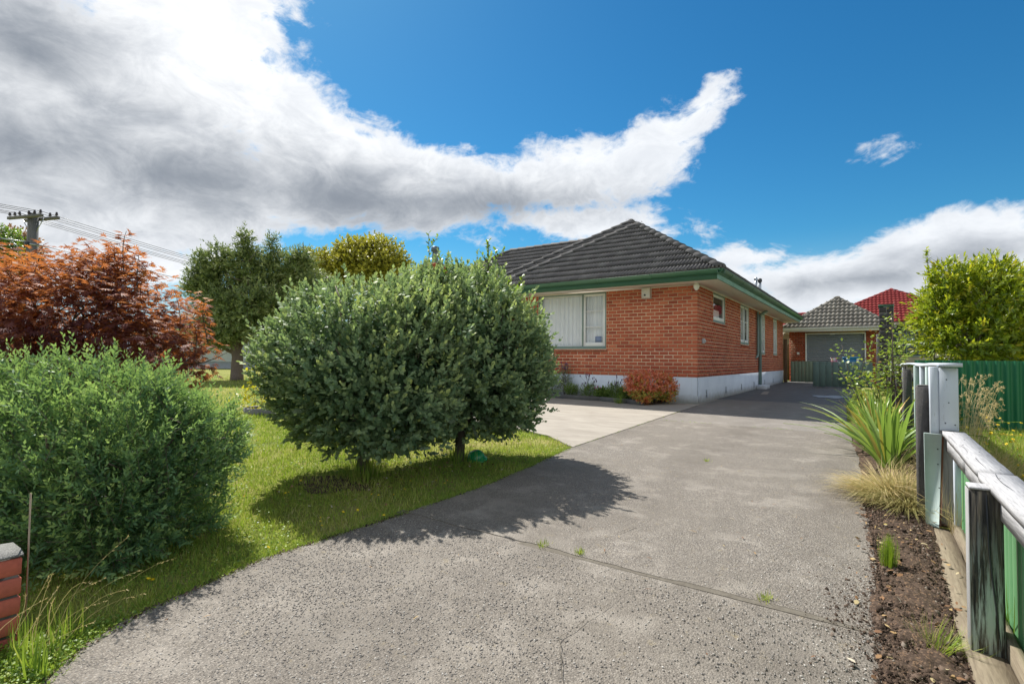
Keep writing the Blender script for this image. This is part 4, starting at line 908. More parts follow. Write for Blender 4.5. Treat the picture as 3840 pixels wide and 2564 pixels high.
# ---------------------------------------------------------------- power pole, wires, street light
PX, PY = -26.0, -5.95; pzb = float(gz(PY)) - .1
WD = np.array([-.332, .943, 0.]); WD /= np.linalg.norm(WD); WS = np.array([WD[1], -WD[0], 0.])      # along and across the wires
POLE = wood('pole_timber', (.20, .19, .18), (.135, .13, .125), (.07, .068, .066), (9, 9, .35), .9)
pole = empty('power_pole', (PX, PY, pzb), label='grey timber power pole with double crossarm above the red maple', cat='power pole')
m = MB(); m.tube([(0, 0, 0), (0, 0, 3.5), (0, 0, 7.2)], [.225, .205, .185], 14); m.build('post', POLE, pole, True)
m = MB(); m.tube([(0, 0, 7.2), (0, 0, 7.23)], [.19, .17], 14); m.build('post_cap', POLE, pole, True)
def obox(c, u, v, w, a, b, h): return np.array([c + u * x * a + v * y * b + w * z * h for x in (-1, 1) for y in (-1, 1) for z in (-1, 1)])
BQ = [(0, 1, 3, 2), (4, 6, 7, 5), (0, 4, 5, 1), (2, 3, 7, 6), (0, 2, 6, 4), (1, 5, 7, 3)]
ARMW = wood('arm_timber', (.22, .21, .195), (.15, .145, .14), (.08, .078, .075), (1, 1, 9), .9)
INS = paint('brown_porcelain', (.035, .018, .03), (.03, .015, .025), .2, spec=.7)
ins_pos = []
ASH = WS
for s_i, (side, ln, sh) in enumerate(((-1, 1.0, -.12), (1, 1.0, .12))):
    m = MB(); m.add(obox(WD * .23 * side + ASH * sh + EZ * (7.05), ASH, WD, EZ, ln, .055, .06), Q=BQ); arm = m.build('crossarm', ARMW, pole)
    for t_ in (-.92, -.62, -.33, .22, .55, .9) if side < 0 else (-.85, -.45, .5, .88):
        c = WD * .23 * side + ASH * (sh + t_ * ln) + EZ * 7.11
        m = MB(); lathe(m, [(.012, -.14), (.012, .05), (.055, .05), (.06, .075), (.03, .09), (.048, .10), (.05, .13), (.028, .14), (.04, .155), (.03, .185), (.001, .19)], 0, 0, 10); o = m.build('insulator', INS, arm, True); o.location = Vector(c); ins_pos.append((side, c))
for s in (-1, 1):
    m = MB(); m.tube([WS * .12 * s + EZ * 6.35, WS * .62 * s + EZ * 7.0], .018, 6); m.build('arm_brace', STEEL, pole)
m = MB(); m.tube([(0, 0, 5.86), (0, 0, 5.92)], .215, 14); m.build('pole_band', STEEL, pole)
m = MB(); m.add(obox(np.array([.1, -.2, 5.88]), np.array([1., 0, 0]), np.array([0, 1., 0]), EZ, .07, .07, .09), Q=BQ); m.build('cable_bracket', DARKST, pole)
sdr = -RH * .9 - FH * .35; sdr /= np.linalg.norm(sdr)
lampo = empty('street_light', (PX + sdr[0] * .2, PY + sdr[1] * .2, pzb + 6.0), label='grey street light on a short arm fixed to the power pole', cat='street light')
m = MB(); m.tube([np.zeros(3), sdr * .5 + EZ * .05, sdr * .9 + EZ * .07], .028, 8); m.build('lamp_arm', STEEL, lampo, True)
m = MB(); m.tube([np.zeros(3) - EZ * .55, sdr * .5 + EZ * .02], .016, 6); m.build('arm_strut', STEEL, lampo, True)
m = MB(); m.tube([sdr * .85 + EZ * .06, sdr * 1.0 + EZ * .08, sdr * 1.45 + EZ * .16, sdr * 1.8 + EZ * .2, sdr * 1.86 + EZ * .2], [.05, .085, .11, .09, .02], 10); m.build('lamp_head', paint('lamp_grey', (.24, .26, .28)), lampo, True)
m = MB(); m.tube([sdr * 1.05 + EZ * .14, sdr * 1.05 + EZ * .26], .06, 8); m.build('photocell', DARKST, lampo, True)
WIRE = paint('wire', (.05, .05, .055), (.045, .045, .05), .5)
def wire(p0, p1, sag, r=.013, label='', k=40):
    t_ = np.linspace(0, 1, k)[:, None]; p = p0 * (1 - t_) + p1 * t_; p[:, 2] -= sag * 4 * (t_[:, 0] * (1 - t_[:, 0]))
    m = MB(); m.tube(p, r, 5); o = m.build('overhead_wire', WIRE, label=label, cat='wire', group='overhead wires')
base = np.array([PX, PY, pzb]); far = base + WD * 62 + EZ * .3
for k, (side, c) in enumerate([q for q in ins_pos if q[0] < 0]):
    for dr, sag in ((1, 1.3), (-1, 1.2)):
        wire(base + c + EZ * .12, base + c + EZ * .12 + WD * (60 * dr) + (EZ * .2 if dr > 0 else EZ * 0), sag, .012, 'thin dark power wire from the crossarm running on behind the dark evergreen' if dr > 0 else 'thin dark power wire from the crossarm running back over the maple')
wire(base + EZ * 5.9 + WS * .25, base + EZ * 4.9 + WD * 58 + WS * .25, .7, .014, 'lower service cable running from the power pole bracket')
far_pole = empty('power_pole', tuple(base + WD * 60 + EZ * .2), label='distant power pole hidden mostly behind the dark green tree', cat='power pole')
m = MB(); m.tube([(0, 0, 0), (0, 0, 7.2)], [.22, .18], 10); m.build('post', POLE, far_pole, True)
m = MB(); m.add(obox(EZ * 7.05 - WD * .2, WS, WD, EZ, 1.1, .055, .06), Q=BQ); m.build('crossarm', ARMW, far_pole)

# ---------------------------------------------------------------- pale weatherboard house across the street
wh = empty('weatherboard_house', (-33, 14, .08), label='pale weatherboard house across the lawn behind the dark green tree', cat='house')
WB = paint('weatherboard_paint', (.72, .76, .80), (.66, .70, .75), .6, 1., bump=.05)
wdir = RH * .98 + FH * .12; wdir /= np.linalg.norm(wdir); wn = np.cross(wdir, EZ)
wc = ray_pt(830, 1380, 40.); wc[2] = 0.
def whp(s, z, d=0.): return wc + wdir * s + EZ * z + wn * d
m = MB()
for q in range(17):
    z = .55 + q * .15; a_, b_ = (-6.5, 7)
    m.add([whp(a_, z, .02), whp(b_, z, .02), whp(b_, z + .15, .0), whp(a_, z + .15, .0), whp(a_, z, 0), whp(b_, z, 0)], F=[(0, 1, 2, 3), (4, 5, 1, 0)])
m.add([whp(-6.5, .5, -.01), whp(7, .5, -.01), whp(7, 3.1, -.01), whp(-6.5, 3.1, -.01), whp(-6.5, .5, -7), whp(7, .5, -7), whp(7, 3.1, -7), whp(-6.5, 3.1, -7)], F=[(0, 1, 2, 3), (1, 5, 6, 2), (4, 0, 3, 7), (5, 4, 7, 6)])
part_at(m, 'weatherboards', WB, wh)
m = MB(); m.add([whp(-6.4, -.1, .0), whp(6.9, -.1, .0), whp(6.9, .56, .0), whp(-6.4, .56, .0), whp(-6.4, -.1, -7), whp(6.9, -.1, -7)], F=[(0, 1, 2, 3), (1, 5, 4, 0)]); part_at(m, 'base', paint('base_grey', (.33, .35, .36)), wh)
m = MB(); m.add([whp(-7, 3.05, .5), whp(7.5, 3.05, .5), whp(4., 4.8, -3.5), whp(-3.5, 4.8, -3.5), whp(-7, 3.05, -7.5), whp(7.5, 3.05, -7.5)], F=[(0, 1, 2, 3), (1, 5, 2), (4, 0, 3), (5, 4, 3, 2), (0, 4, 5, 1)]); part_at(m, 'roof', paint('grey_roof', (.18, .19, .2)), wh)
for (s, wdt, z0, z1) in ((-3.9, .9, 1.35, 2.55), (-.9, .6, 1.55, 2.5), (2.0, 1.9, 1.3, 2.5), (5.3, .9, .6, 2.6)):
    w = empty('window', (0, 0, 0)); w.parent = wh; w.location = Vector(whp(s, z0)) - Vector(wh.location)
    m = MB()
    for (a_, b_, c, d) in [(s - wdt / 2 - .06, s - wdt / 2, z0 - .06, z1 + .06), (s + wdt / 2, s + wdt / 2 + .06, z0 - .06, z1 + .06), (s - wdt / 2, s + wdt / 2, z1, z1 + .06), (s - wdt / 2, s + wdt / 2, z0 - .06, z0), (s - .025, s + .025, z0, z1)]:
        m.add([whp(q, z, d_) for q in (a_, b_) for z in (c, d) for d_ in (.0, .07)], Q=BQ)
    part_at(m, 'frame', WHITE, w)
    m = MB(); m.add([whp(s - wdt / 2, z0, .03), whp(s + wdt / 2, z0, .03), whp(s + wdt / 2, z1, .03), whp(s - wdt / 2, z1, .03)], Q=[(0, 1, 2, 3)]); part_at(m, 'pane', paint('grey_glazing', (.22, .24, .25), (.3, .32, .33), .1, spec=.8, sc=2.), w)
# ---------------------------------------------------------------- fences on the right
TIM = wood('silvered_timber', (.48, .47, .47), (.35, .345, .35), (.15, .145, .145), (14, .7, 9), .85)
TIMV = wood('silvered_timber_upright', (.42, .41, .40), (.28, .275, .27), (.08, .078, .075), (12, 12, .6), .85)
OLDP = paint('flaking_white_paint', (.56, .60, .66), (.46, .50, .56), .65, 4., wear=(.20, .19, .18), wear_amt=.22, grain=(6, 6, .8), bump=.25, bs=20.)
MINT = paint('pale_mint_paint', (.44, .53, .50), (.37, .45, .43), .65, 4., wear=(.22, .21, .19), wear_amt=.2, grain=(6, 6, .8), bump=.25, bs=20.)
GSHEET = paint('green_steel_sheet', (.16, .36, .16), (.12, .29, .13), .4, 2., bump=.05, spec=.5)
GSHEET_D = paint('dark_green_sheet', (.015, .155, .062), (.013, .135, .055), .45, 2., bump=.05, spec=.5)
SLEEP = wood('ground_sleeper', (.26, .215, .15), (.18, .145, .10), (.07, .055, .04), (9, .7, 9), .95)
def peel_post():
    t = NT('peeling_black_post'); p = t.pos(); f = t.noise(t.map(p, (15, 15, .8)), 5., 7, .68, .5)
    c = t.ramp(f, [(.32, (.012, .012, .012)), (.45, (.045, .042, .038)), (.58, (.11, .095, .07)), (.72, (.20, .19, .165))])
    z = t.n('ShaderNodeSeparateXYZ'); t.l(p, z.inputs[0])
    low = t.mr(z.outputs[2], .35, -.05)      # remnants of mint paint lower down
    pf = t.mth('MULTIPLY', t.mr(t.noise(t.map(p, (13, 13, .7), (3, 1, 0)), 5., 6, .65), .47, .57), low); c = t.mix(pf, c, (.44, .50, .46))
    return t.done(t.bsdf(c, .85, t.bump(f, .8, .008), 0, .25))
PEEL = peel_post()
lf = empty('low_fence', (3.8, -9, float(gz(-9))), label='low fence of green corrugated sheet under a silvered timber top rail', cat='fence')
def LFp(m, nm, mat, **k): return part_at(m, nm, mat, lf, **k)
def warp_board(x0, x1, y0, y1, z0, z1, n=14, amp=.004, jag=.0012):
    m = MB(); yy = np.linspace(y0, y1, n); V = []
    for q, y in enumerate(yy):
        dx = amp * math.sin(y * 2.3); dz = amp * math.sin(y * 1.7 + 1); j = RNG.normal(0, jag, 4)
        V += [(x0 + dx + j[0], y, z0 + dz), (x1 + dx + j[1], y, z0 + dz), (x1 + dx + j[1], y, z1 + dz), (x0 + dx + j[0], y, z1 + dz)]
    F = [(k * 4 + a, k * 4 + (a + 1) % 4, k * 4 + 4 + (a + 1) % 4, k * 4 + 4 + a) for k in range(n - 1) for a in range(4)] + [(3, 2, 1, 0), tuple(4 * n - 4 + a for a in range(4))]
    return m.add(V, F=F)
LFp(warp_board(3.762, 3.885, -9.02, -7.32, .455, .49), 'top_rail', TIM); LFp(warp_board(3.757, 3.888, -12.2, -9.028, .452, .487, 22), 'top_rail', TIM)
LFp(warp_board(3.785, 3.825, -8.3, -7.32, .345, .454, 8, .002, .001), 'under_rail', TIM); LFp(warp_board(3.787, 3.827, -12.2, -8.304, .342, .451, 14, .002, .001), 'under_rail', TIM)
LFp(warp_board(3.80, 3.835, -12.2, -6.75, -.30, -.14, 24, .004, .004), 'base_board', SLEEP)
LFp(warp_board(3.668, 3.80, -12.2, -7.36, -.36, -.215, 24, .006, .003), 'ground_sleeper', SLEEP)
def corr_sheet(p0, p1, z0, z1, axis, at, mat, par, amp=.009, pitch=.076, nm='corrugated_sheet', lean=0.):
    n = int((p1 - p0) / pitch * 8) + 1; s = np.linspace(p0, p1, n); w = amp * np.clip(1.35 * np.sin(s * 2 * math.pi / pitch), -1, 1); m = MB()
    def pt(q, o, z): return (at + o + lean * (z - z0), q, z) if axis == 'y' else (q, at + o, z)
    V = [pt(q, o, z0) for q, o in zip(s, w)] + [pt(q, o, z1) for q, o in zip(s, w)]; j = np.arange(n - 1)
    m.add(V, Q=np.stack([j, j + 1, n + j + 1, n + j], -1)); return part_at(m, nm, mat, par, True)
for a in np.arange(-12.0, -7.4, .72): corr_sheet(a, min(a + .745, -7.36), -.20, .43, 'y', 3.85, GSHEET, lf, .010, .085)
m = MB(); m.bbox(3.81, 3.87, -7.52, -7.46, -.2, .44, .004); LFp(m, 'back_post', OLDP)
for k in range(16):
    yq = -7.5 - k * .29 + RNG.normal(0, .03); m = MB(); lathe(m, [(.001, 0), (.0042, 0), (.0042, .0012), (.001, .0016)], 0, 0, 8); o = m.build('nail_head', DARKST, lf); o.location = Vector((3.80 + RNG.normal(0, .004) + .04 * (k % 2), yq, .4915)) - Vector(lf.location)
for k in range(9):
    yq = -7.6 - k * .48; q_ = curve((3.775 + .012 * k, yq, .4903), (3.775 + .012 * k, yq - RNG.uniform(.2, .5), .4903), 7, .012); q_[:, 2] = .4912 + .004 * np.sin(q_[:, 1] * 1.7 + 1) * .9; m = MB(); m.tube(q_, [.0004, .0012, .0016, .0015, .0014, .001, .0003], 4); LFp(m, 'rail_split', DARKST)
for y in (-11.6,):
    m = MB(); m.bbox(3.69, 3.79, y, y + .1, -.3, .46, .005); LFp(m, 'post', PEEL)
m = MB(); bm_ = None
m.bbox(3.688, 3.795, -9.335, -9.235, -.30, .455, .006); fp = LFp(m, 'post', PEEL, label='squat post with peeling black and mint paint')
m = MB(); m.bbox(3.684, 3.688, -9.333, -9.237, -.28, .452, .0015); LFp(m, 'post_face_board', TIMV)
m = MB(); m.bbox(3.686, 3.797, -9.337, -9.233, .456, .468, .004); LFp(m, 'post_top', TIM)
m = MB(); m.tube([(3.742, -9.3365, .44), (3.748, -9.3365, .2), (3.766, -9.3365, -.02), (3.778, -9.3365, -.18)], [.0035, .0035, .003, .001], 5); part_at(m, 'split', DARKST, fp)

wp = empty('boxed_gate_post', (3.77, -7.3, float(gz(-7.3))), label='white painted boxed post with flat cap ending the tall fence', cat='post')
m = MB(); m.bbox(3.752, 3.862, -7.31, -7.285, .495, .955, .003); part_at(m, 'front_board', OLDP, wp)
m = MB(); m.bbox(3.70, 3.7515, -7.30, -7.18, .46, .962, .003); part_at(m, 'side_board', OLDP, wp)
m = MB(); m.bbox(3.7525, 3.862, -7.284, -7.18, -.2, .955, .004); part_at(m, 'core_post', TIMV, wp)
m = MB(); m.prism([(3.66, -.20), (3.735, -.21), (3.76, .468), (3.658, .472)], 1, -7.352, -7.326); part_at(m, 'lower_board', MINT, wp)
m = MB(); m.prism([(3.7355, -.20), (3.75, -.20), (3.772, .45), (3.7605, .45)], 1, -7.35, -7.312); part_at(m, 'brown_stop', wood('red_brown', (.20, .09, .05), (.13, .06, .035), (.05, .03, .02), (9, 9, .6)), wp)
nail = []
for (x, z) in ((3.795, .87), (3.806, .70), (3.785, .55), (3.84, .54)): nail.append((x, -7.3108, z))
for (x, z) in ((3.735, .36), (3.735, .25), (3.74, .08), (3.742, -.05)): nail.append((x, -7.3528, z))
for p in nail:
    m = MB(); lathe(m, [(.001, .0), (.0045, 0), (.0045, .0015), (.001, .002)], 0, 0, 8); o = m.build('nail_head', DARKST, wp); o.rotation_euler = (rad(90), 0, 0); o.location = Vector(p) - Vector(wp.location)
uf = empty('tall_fence', (3.8, -4, float(gz(-4))), label='tall boundary fence of worn white boards and dark palings beside the drive', cat='fence')
part_at(warp_board(3.742, 3.872, -7.37, -4.6, .957, .985, 20, .007, .003), 'cap_rail', OLDP, uf); part_at(warp_board(3.752, 3.868, -4.58, -.6, .962, .985, 20, .005, .002), 'cap_rail', OLDP, uf)
part_at(warp_board(3.792, 3.822, -7.17, -3.9, .83, .955, 10, .002, .001), 'rail', TIM, uf); part_at(warp_board(3.792, 3.822, -7.17, -3.9, .1, .19, 10, .002, .001), 'rail', TIM, uf)
m = MB(); m.bbox(3.735, 3.79, -6.42, -6.30, -.15, .954, .003); part_at(m, 'board', MINT, uf)
m = MB(); m.bbox(3.74, 3.79, -5.6, -5.48, -.12, .954, .003); part_at(m, 'board', OLDP, uf)
m = MB(); m.bbox(3.74, 3.79, -4.6, -4.5, -.12, .958, .003); part_at(m, 'board', MINT, uf)
for a in np.arange(-7.1, -4., .72): corr_sheet(a, a + .745, -.10, .90, 'y', 3.845, GSHEET, uf, .010, .085)
DPAL = wood('dark_paling', (.10, .095, .09), (.065, .062, .06), (.025, .024, .023), (10, 10, .6), .9)
y = -3.72; k = 0
while y < 9.0:
    m = MB(); h = .93 + RNG.normal(0, .025) + float(gz(y)); m.bbox(3.745, 3.763, y, y + .095, float(gz(y)) - .05, h, .003); part_at(m, 'paling', [DPAL, OLDP, TIMV][0 if k % 4 else (1 if k % 8 else 2)], uf); y += .118; k += 1
for z in (.25, .75): part_at(warp_board(3.764, 3.81, -3.8, 9.05, z, z + .09, 20, .002, .001), 'rail', DPAL, uf)
m = MB(); m.bbox(3.42, 3.50, 9.28, 9.36, .0, 1.95, .004); part_at(m, 'tall_support', TIMV, bc)
for y, h, x0 in ((-7.19, .815, 3.622), (-4.0, .90, 3.655), (-.8, .93, 3.655), (2.4, .95, 3.655), (5.6, .97, 3.655)):
    z0 = float(gz(y)); o = empty('concrete_post', (x0 + .044, y + .05, z0), label='dark pebbly concrete fence post, second from the white boxed post' if y == -4.0 else ('dark pebbly concrete post tight against the white boxed post' if y < -5 else 'dark concrete fence post further up among the palings'), cat='post', group='concrete fence posts')
    m = MB(); m.bbox(-.044, .044, -.05, .05, -.25, h - z0, .012); m.build('post_shaft', CONC_D, o)
    m = MB(); m.bbox(-.036, .036, -.042, .042, h - z0 + .0005, h - z0 + .006, .002); m.build('post_top', CONC, o)
gfn = empty('corrugated_fence', (5.5, -1.5, 0), label='solid dark green corrugated fence under the yellow green hedge tree', cat='fence')
for k, a in enumerate(np.arange(3.9, 9.5, .8)): corr_sheet(a, a + .82, -.12, 1.035, 'x', -1.5 + (.001 if k % 2 else 0), GSHEET_D, gfn, .016, .105, 'sheet')
m = MB(); m.bbox(3.9, 9.5, -1.46, -1.41, .85, .93, .004); m.bbox(3.9, 9.5, -1.46, -1.41, .1, .18, .004); part_at(m, 'back_rail', TIM, gfn)

# ---------------------------------------------------------------- front wall pier at the left edge
PPx = ray_pt(72, 2399, 2.37); px_, py_ = float(PPx[0]), float(PPx[1]); pzg = float(gz(py_))
pier = empty('brick_pier', (px_, py_ - .5, pzg), label='end of a low red brick front wall with rough concrete top', cat='wall')
m = MB(); m.box(px_ - .21, px_ - .009, py_ - 1.6, py_ - .009, pzg - .15, pzg + .385); part_at(m, 'mortar_core', MORTAR_P, pier)
pc = .0862; zt = pzg + .385
for c in range(6):
    zc = zt - pc / 2 - c * pc; off = 0 if c % 2 else .115; y1 = py_; first = True
    while y1 > py_ - 1.6:
        ln = (.115 if (off and first) else .23); first = False
        m = MB(); m.bbox(px_ - .10, px_ + RNG.normal(0, .0015), y1 - ln + .012, y1, zc - pc / 2 + .006, zc + pc / 2 - .007, .004, float(RNG.random())); part_at(m, 'brick', BRICK_P, pier)
        if y1 == py_:
            m = MB(); m.bbox(px_ - .22, px_ - .11, y1 - .1, y1, zc - pc / 2 + .006, zc + pc / 2 - .007, .004, .4); part_at(m, 'brick', BRICK_P, pier)
        y1 -= ln
m = MB(); n = 26; yy = np.linspace(py_ - 1.62, py_ + .004, n); V = []
for y in yy: V += [(px_ - .235, y, zt + .002), (px_ + .006 + RNG.normal(0, .003), y, zt + .002), (px_ + .001, y, zt + .007 + RNG.normal(0, .002)), (px_ - .05, y, zt + .020 + RNG.normal(0, .003)), (px_ - .18, y, zt + .024 + RNG.normal(0, .003)), (px_ - .235, y, zt + .008)]
F = [(k * 6 + a, k * 6 + (a + 1) % 6, k * 6 + 6 + (a + 1) % 6, k * 6 + 6 + a) for k in range(n - 1) for a in range(6)] + [tuple(6 * n - 6 + a for a in range(6))]
m.add(V, F=F); part_at(m, 'coping', CONC, pier)

# ---------------------------------------------------------------- garden bed by the house
kerb = empty('bed_kerb', (-2.5, -.6, 0), label='low dark concrete kerb edging the garden bed under the front window', cat='kerb')
kp = [(-7.5, -.40), (-3.9, -.42), (-2.14, -.55), (-1.4, -.72), (-.93, -.97)]; m = MB()
for (x0, y0), (x1, y1) in zip(kp, kp[1:]):
    d = np.array([x1 - x0, y1 - y0]); d /= np.linalg.norm(d); nrm = np.array([d[1], -d[0]]) * .05; V = []
    for (x, y) in ((x0, y0), (x1, y1)):
        for s, z in ((1, -.1), (1, .085), (.8, .1), (-.8, .1), (-1, .085), (-1, -.1)): V.append((x + nrm[0] * s, y + nrm[1] * s, float(gz(y)) + z))
    m = MB(); m.add(V, F=[(a, (a + 1) % 6, 6 + (a + 1) % 6, 6 + a) for a in range(6)] + [tuple(range(5, -1, -1)), tuple(range(6, 12))]); part_at(m, 'kerb_block', KERB, kerb)
def heap(xa, xb, fy0, fy1, n, k, zf, name, amp, **kw):
    xs_ = np.linspace(xa, xb, n); m = MB(); t = np.linspace(0, 1, k); y0 = fy0(xs_); y1 = fy1(xs_); Ys = y0[:, None] * (1 - t) + y1[:, None] * t; Xs = np.broadcast_to(xs_[:, None], Ys.shape)
    P = np.stack([Xs, Ys, gz(Ys)], -1); P[..., 2] += zf + amp * wob(P.reshape(-1, 3), 14.).reshape(Xs.shape) + amp * .8 * wob(P.reshape(-1, 3), 33.).reshape(Xs.shape) + RNG.normal(0, amp * .25, Xs.shape)
    P[:, 0, 2] -= .03; P[:, -1, 2] -= .01
    i = np.arange(n - 1)[:, None] * k + np.arange(k - 1)[None]; m.add(P.reshape(-1, 3), Q=np.stack([i, i + k, i + k + 1, i + 1], -1).reshape(-1, 4)); return m.build(name, SOIL, **kw)
heap(-7.4, -.62, lambda x: np.interp(x, [q[0] for q in kp] + [-.62], [q[1] + .03 for q in kp] + [-.2]), lambda x: np.where(x < -4.85, .9, -.02), 120, 24, .05, 'garden_soil', .015, kind='structure')
# soil strip along the drive (x and y swapped roles)
def strip(ya, yb, fx0, fx1, n, k, zf, amp):
    ys_ = np.linspace(ya, yb, n); m = MB(); t = np.linspace(0, 1, k); x0 = fx0(ys_); x1 = fx1(ys_); Xs = x0[:, None] * (1 - t) + x1[:, None] * t; Ys = np.broadcast_to(ys_[:, None], Xs.shape)
    P = np.stack([Xs, Ys, gz(Ys)], -1); prof = np.sin(t * math.pi) ** .6
    P[..., 2] += zf * prof + (amp * wob(P.reshape(-1, 3), 16.).reshape(Xs.shape) + amp * .9 * wob(P.reshape(-1, 3), 41.).reshape(Xs.shape) + RNG.normal(0, amp * .3, Xs.shape)) * (.25 + .75 * prof) - .012
    i = np.arange(n - 1)[:, None] * k + np.arange(k - 1)[None]; m.add(P.reshape(-1, 3), Q=np.stack([i, i + 1, i + k + 1, i + k], -1).reshape(-1, 4)); return m.build('garden_soil', SOIL, kind='structure')
strip(-12.2, -1.8, lambda y: drive_x(y) - .02 + .03 * np.sin(y * 5) * (y > -9.5), lambda y: np.where(y < -7.3, 3.70, 3.80), 620, 34, .03, .011)
# clods, bark and small stones
t_ = NT('clod'); CLOD = t_.done(t_.bsdf(t_.ramp(t_.attr(), [(0, (.03, .02, .015)), (.5, (.075, .05, .036)), (.9, (.14, .10, .075)), (1, (.22, .19, .16))]), .95, None, 0, .15))
tv = np.array([(-.6, .1, -.1), (-.05, -.45, .05), (.45, -.1, -.1), (.1, .6, -.05), (-.30, -.12, .22), (.30, -.22, .50), (.12, .30, .26), (-.32, .2, .42)])
tt = [(0, 1, 4), (1, 5, 4), (1, 2, 5), (2, 6, 5), (2, 3, 6), (3, 7, 6), (3, 0, 7), (0, 4, 7)]
n = 16000; y = -12.2 + 5.2 * RNG.random(n); x = drive_x(y) - .03 + (3.70 - drive_x(y)) * RNG.random(n)
sp = RNG.random(n) < .08; yy_c = -9.15; y = np.where(sp, yy_c + RNG.normal(0, .30, n), y); x = np.where(sp, drive_x(y) - np.abs(RNG.normal(0, .11, n)), x)
s = RNG.lognormal(-5.0, .6, n).clip(.003, .034); s = np.where(sp, s * .7, s)
m = MB(); P = np.stack([x, y, gz(y) + np.where(x > drive_x(y), .008 + .012 * RNG.random(n), 0)], -1); m.leaves(P, rdir(n) * (1, 1, .3), np.tile([0, 0, 1.], (n, 1)) + RNG.normal(0, .3, (n, 3)), s, s * RNG.uniform(.6, 1.4, n), (tv, tt, [(4, 5, 6, 7)]), RNG.random(n) ** 1.3)
m.build('soil_clods', CLOD, kind='stuff')
BARKM = NT('litter'); BARKM = BARKM.done(BARKM.bsdf(BARKM.ramp(BARKM.attr(), [(0, (.12, .06, .035)), (.35, (.22, .12, .06)), (.6, (.34, .22, .10)), (.8, (.42, .33, .17)), (.93, (.50, .44, .36)), (1, (.46, .34, .05))]), .85, None, 0, .2))
# ---------------------------------------------------------------- plants
OVAL = (np.array([(0, 0, 0), (-.40, .28, .05), (.40, .28, .05), (-.46, .64, .06), (.46, .64, .06), (0, 1, .0)]), [(0, 2, 1), (3, 4, 5)], [(1, 2, 4, 3)])
LANCE = (np.array([(0, 0, 0), (-.5, .38, .05), (.5, .38, .05), (0, .42, -.02), (0, 1, -.06)]), [(0, 3, 1), (0, 2, 3), (1, 3, 4), (3, 2, 4)], [])
NEEDLE = (np.array([(0, 0, 0), (-.5, .35, 0), (0, 1, .03), (.5, .35, 0)]), [], [(0, 3, 2, 1)])
BLADE = (np.array([(-.5, 0, 0), (.5, 0, 0), (-.36, .5, .06), (.36, .5, .06), (0, 1, .26)]), [(2, 3, 4)], [(0, 1, 3, 2)])
LONG = (np.array([(-.5, 0, 0), (.5, 0, 0), (-.45, .35, .03), (.45, .35, .03), (-.33, .7, .14), (.33, .7, .14), (0, 1, .34)]), [(4, 5, 6)], [(0, 1, 3, 2), (2, 3, 5, 4)])
def palm(nl=7):
    V = []; T = []; Q = []
    for k in range(nl):
        a = (k - (nl - 1) / 2) * .52; ln = 1. - .10 * abs(k - (nl - 1) / 2); c, s = math.cos(a), math.sin(a); b = len(V); w = .085
        V += [(0, 0, 0), (s * .45 * ln - c * w, c * .45 * ln + s * w, .02), (s * .45 * ln + c * w, c * .45 * ln - s * w, .02), (s * ln, c * ln, -.12)]
        Q.append((b, b + 2, b + 3, b + 1))
    return (np.array(V), T, Q)
PALM = palm()
BARK = wood('bark_grey', (.22, .19, .155), (.15, .125, .10), (.06, .05, .04), (8, 8, .9), .95)
BARKD = wood('bark_dark', (.14, .11, .085), (.09, .072, .058), (.035, .028, .022), (8, 8, .9), .95)
BARKR = wood('bark_pinkish', (.25, .19, .16), (.17, .13, .11), (.08, .06, .05), (8, 8, .9), .95)
def shell(blobs, n, lo=.8, hi=1.02, lump=.08, zmin=None, lf=2.2):
    """points through the outer skin of a union of ellipsoids, with outward directions"""
    vol = np.array([(b[3] * b[4] * b[5]) ** (2 / 3.) for b in blobs]); which = RNG.choice(len(blobs), n, p=vol / vol.sum())
    B = np.array(blobs)[which]; d = rdir(n); r = RNG.uniform(lo, hi, n)[:, None] * (1 + lump * wob(B[:, :3] + d * B[:, 3:], lf)[:, None])
    P = B[:, :3] + d * B[:, 3:6] * r; keep = np.ones(n, bool)
    for b in blobs:
        q = (P - np.array(b[:3])) / np.array(b[3:6]); keep &= ~((np.linalg.norm(q, axis=1) < lo * .97) & (np.linalg.norm(np.array(b[:3]) - B[:, :3], axis=1) > 1e-6))
    if zmin is not None: keep &= P[:, 2] > zmin(P) if callable(zmin) else P[:, 2] > zmin
    out = unit(d / B[:, 3:6]); return P[keep], out[keep]
def twig_leaves(m, P, out, per, tl, L, W, tmpl, upb=.6, spread=.75, vbase=None, Lj=.25, droop=0., tipyoung=.35):
    """each twig: leaves in pairs along it, standing at an angle to its axis"""
    n = len(P); ax = unit(out + np.array([0, 0, upb]) + RNG.normal(0, .28, (n, 3)))
    tlv = tl * RNG.uniform(.6, 1.35, n); vb = RNG.normal(.4, .16, n) if vbase is None else vbase
    for k in range(per):
        t = k / max(1, per - 1); phi = k * 2.2 + RNG.uniform(0, 6.28, n)
        ref = unit(np.cross(ax, rdir(n))); r2 = np.cross(ax, ref); rad_ = ref * np.cos(phi)[:, None] + r2 * np.sin(phi)[:, None]
        D = unit(ax * (1 - spread * (1 - t * .75)) + rad_ * spread * (1.0 - t * .55) + np.array([0, 0, -droop]))
        Nn = unit(ax * 1.0 - rad_ * .35 + RNG.normal(0, .25, (n, 3)) + np.array([0, 0, .25]))
        Ln = L * RNG.uniform(1 - Lj, 1 + Lj, n) * (1.0 - .3 * (t > .85))
        m.leaves(P + ax * (tlv * (t - .35))[:, None], D, Nn, Ln, W * Ln / L, tmpl, np.clip(vb + tipyoung * (t ** 3) + RNG.normal(0, .07, n), 0, 1))
    return ax, tlv

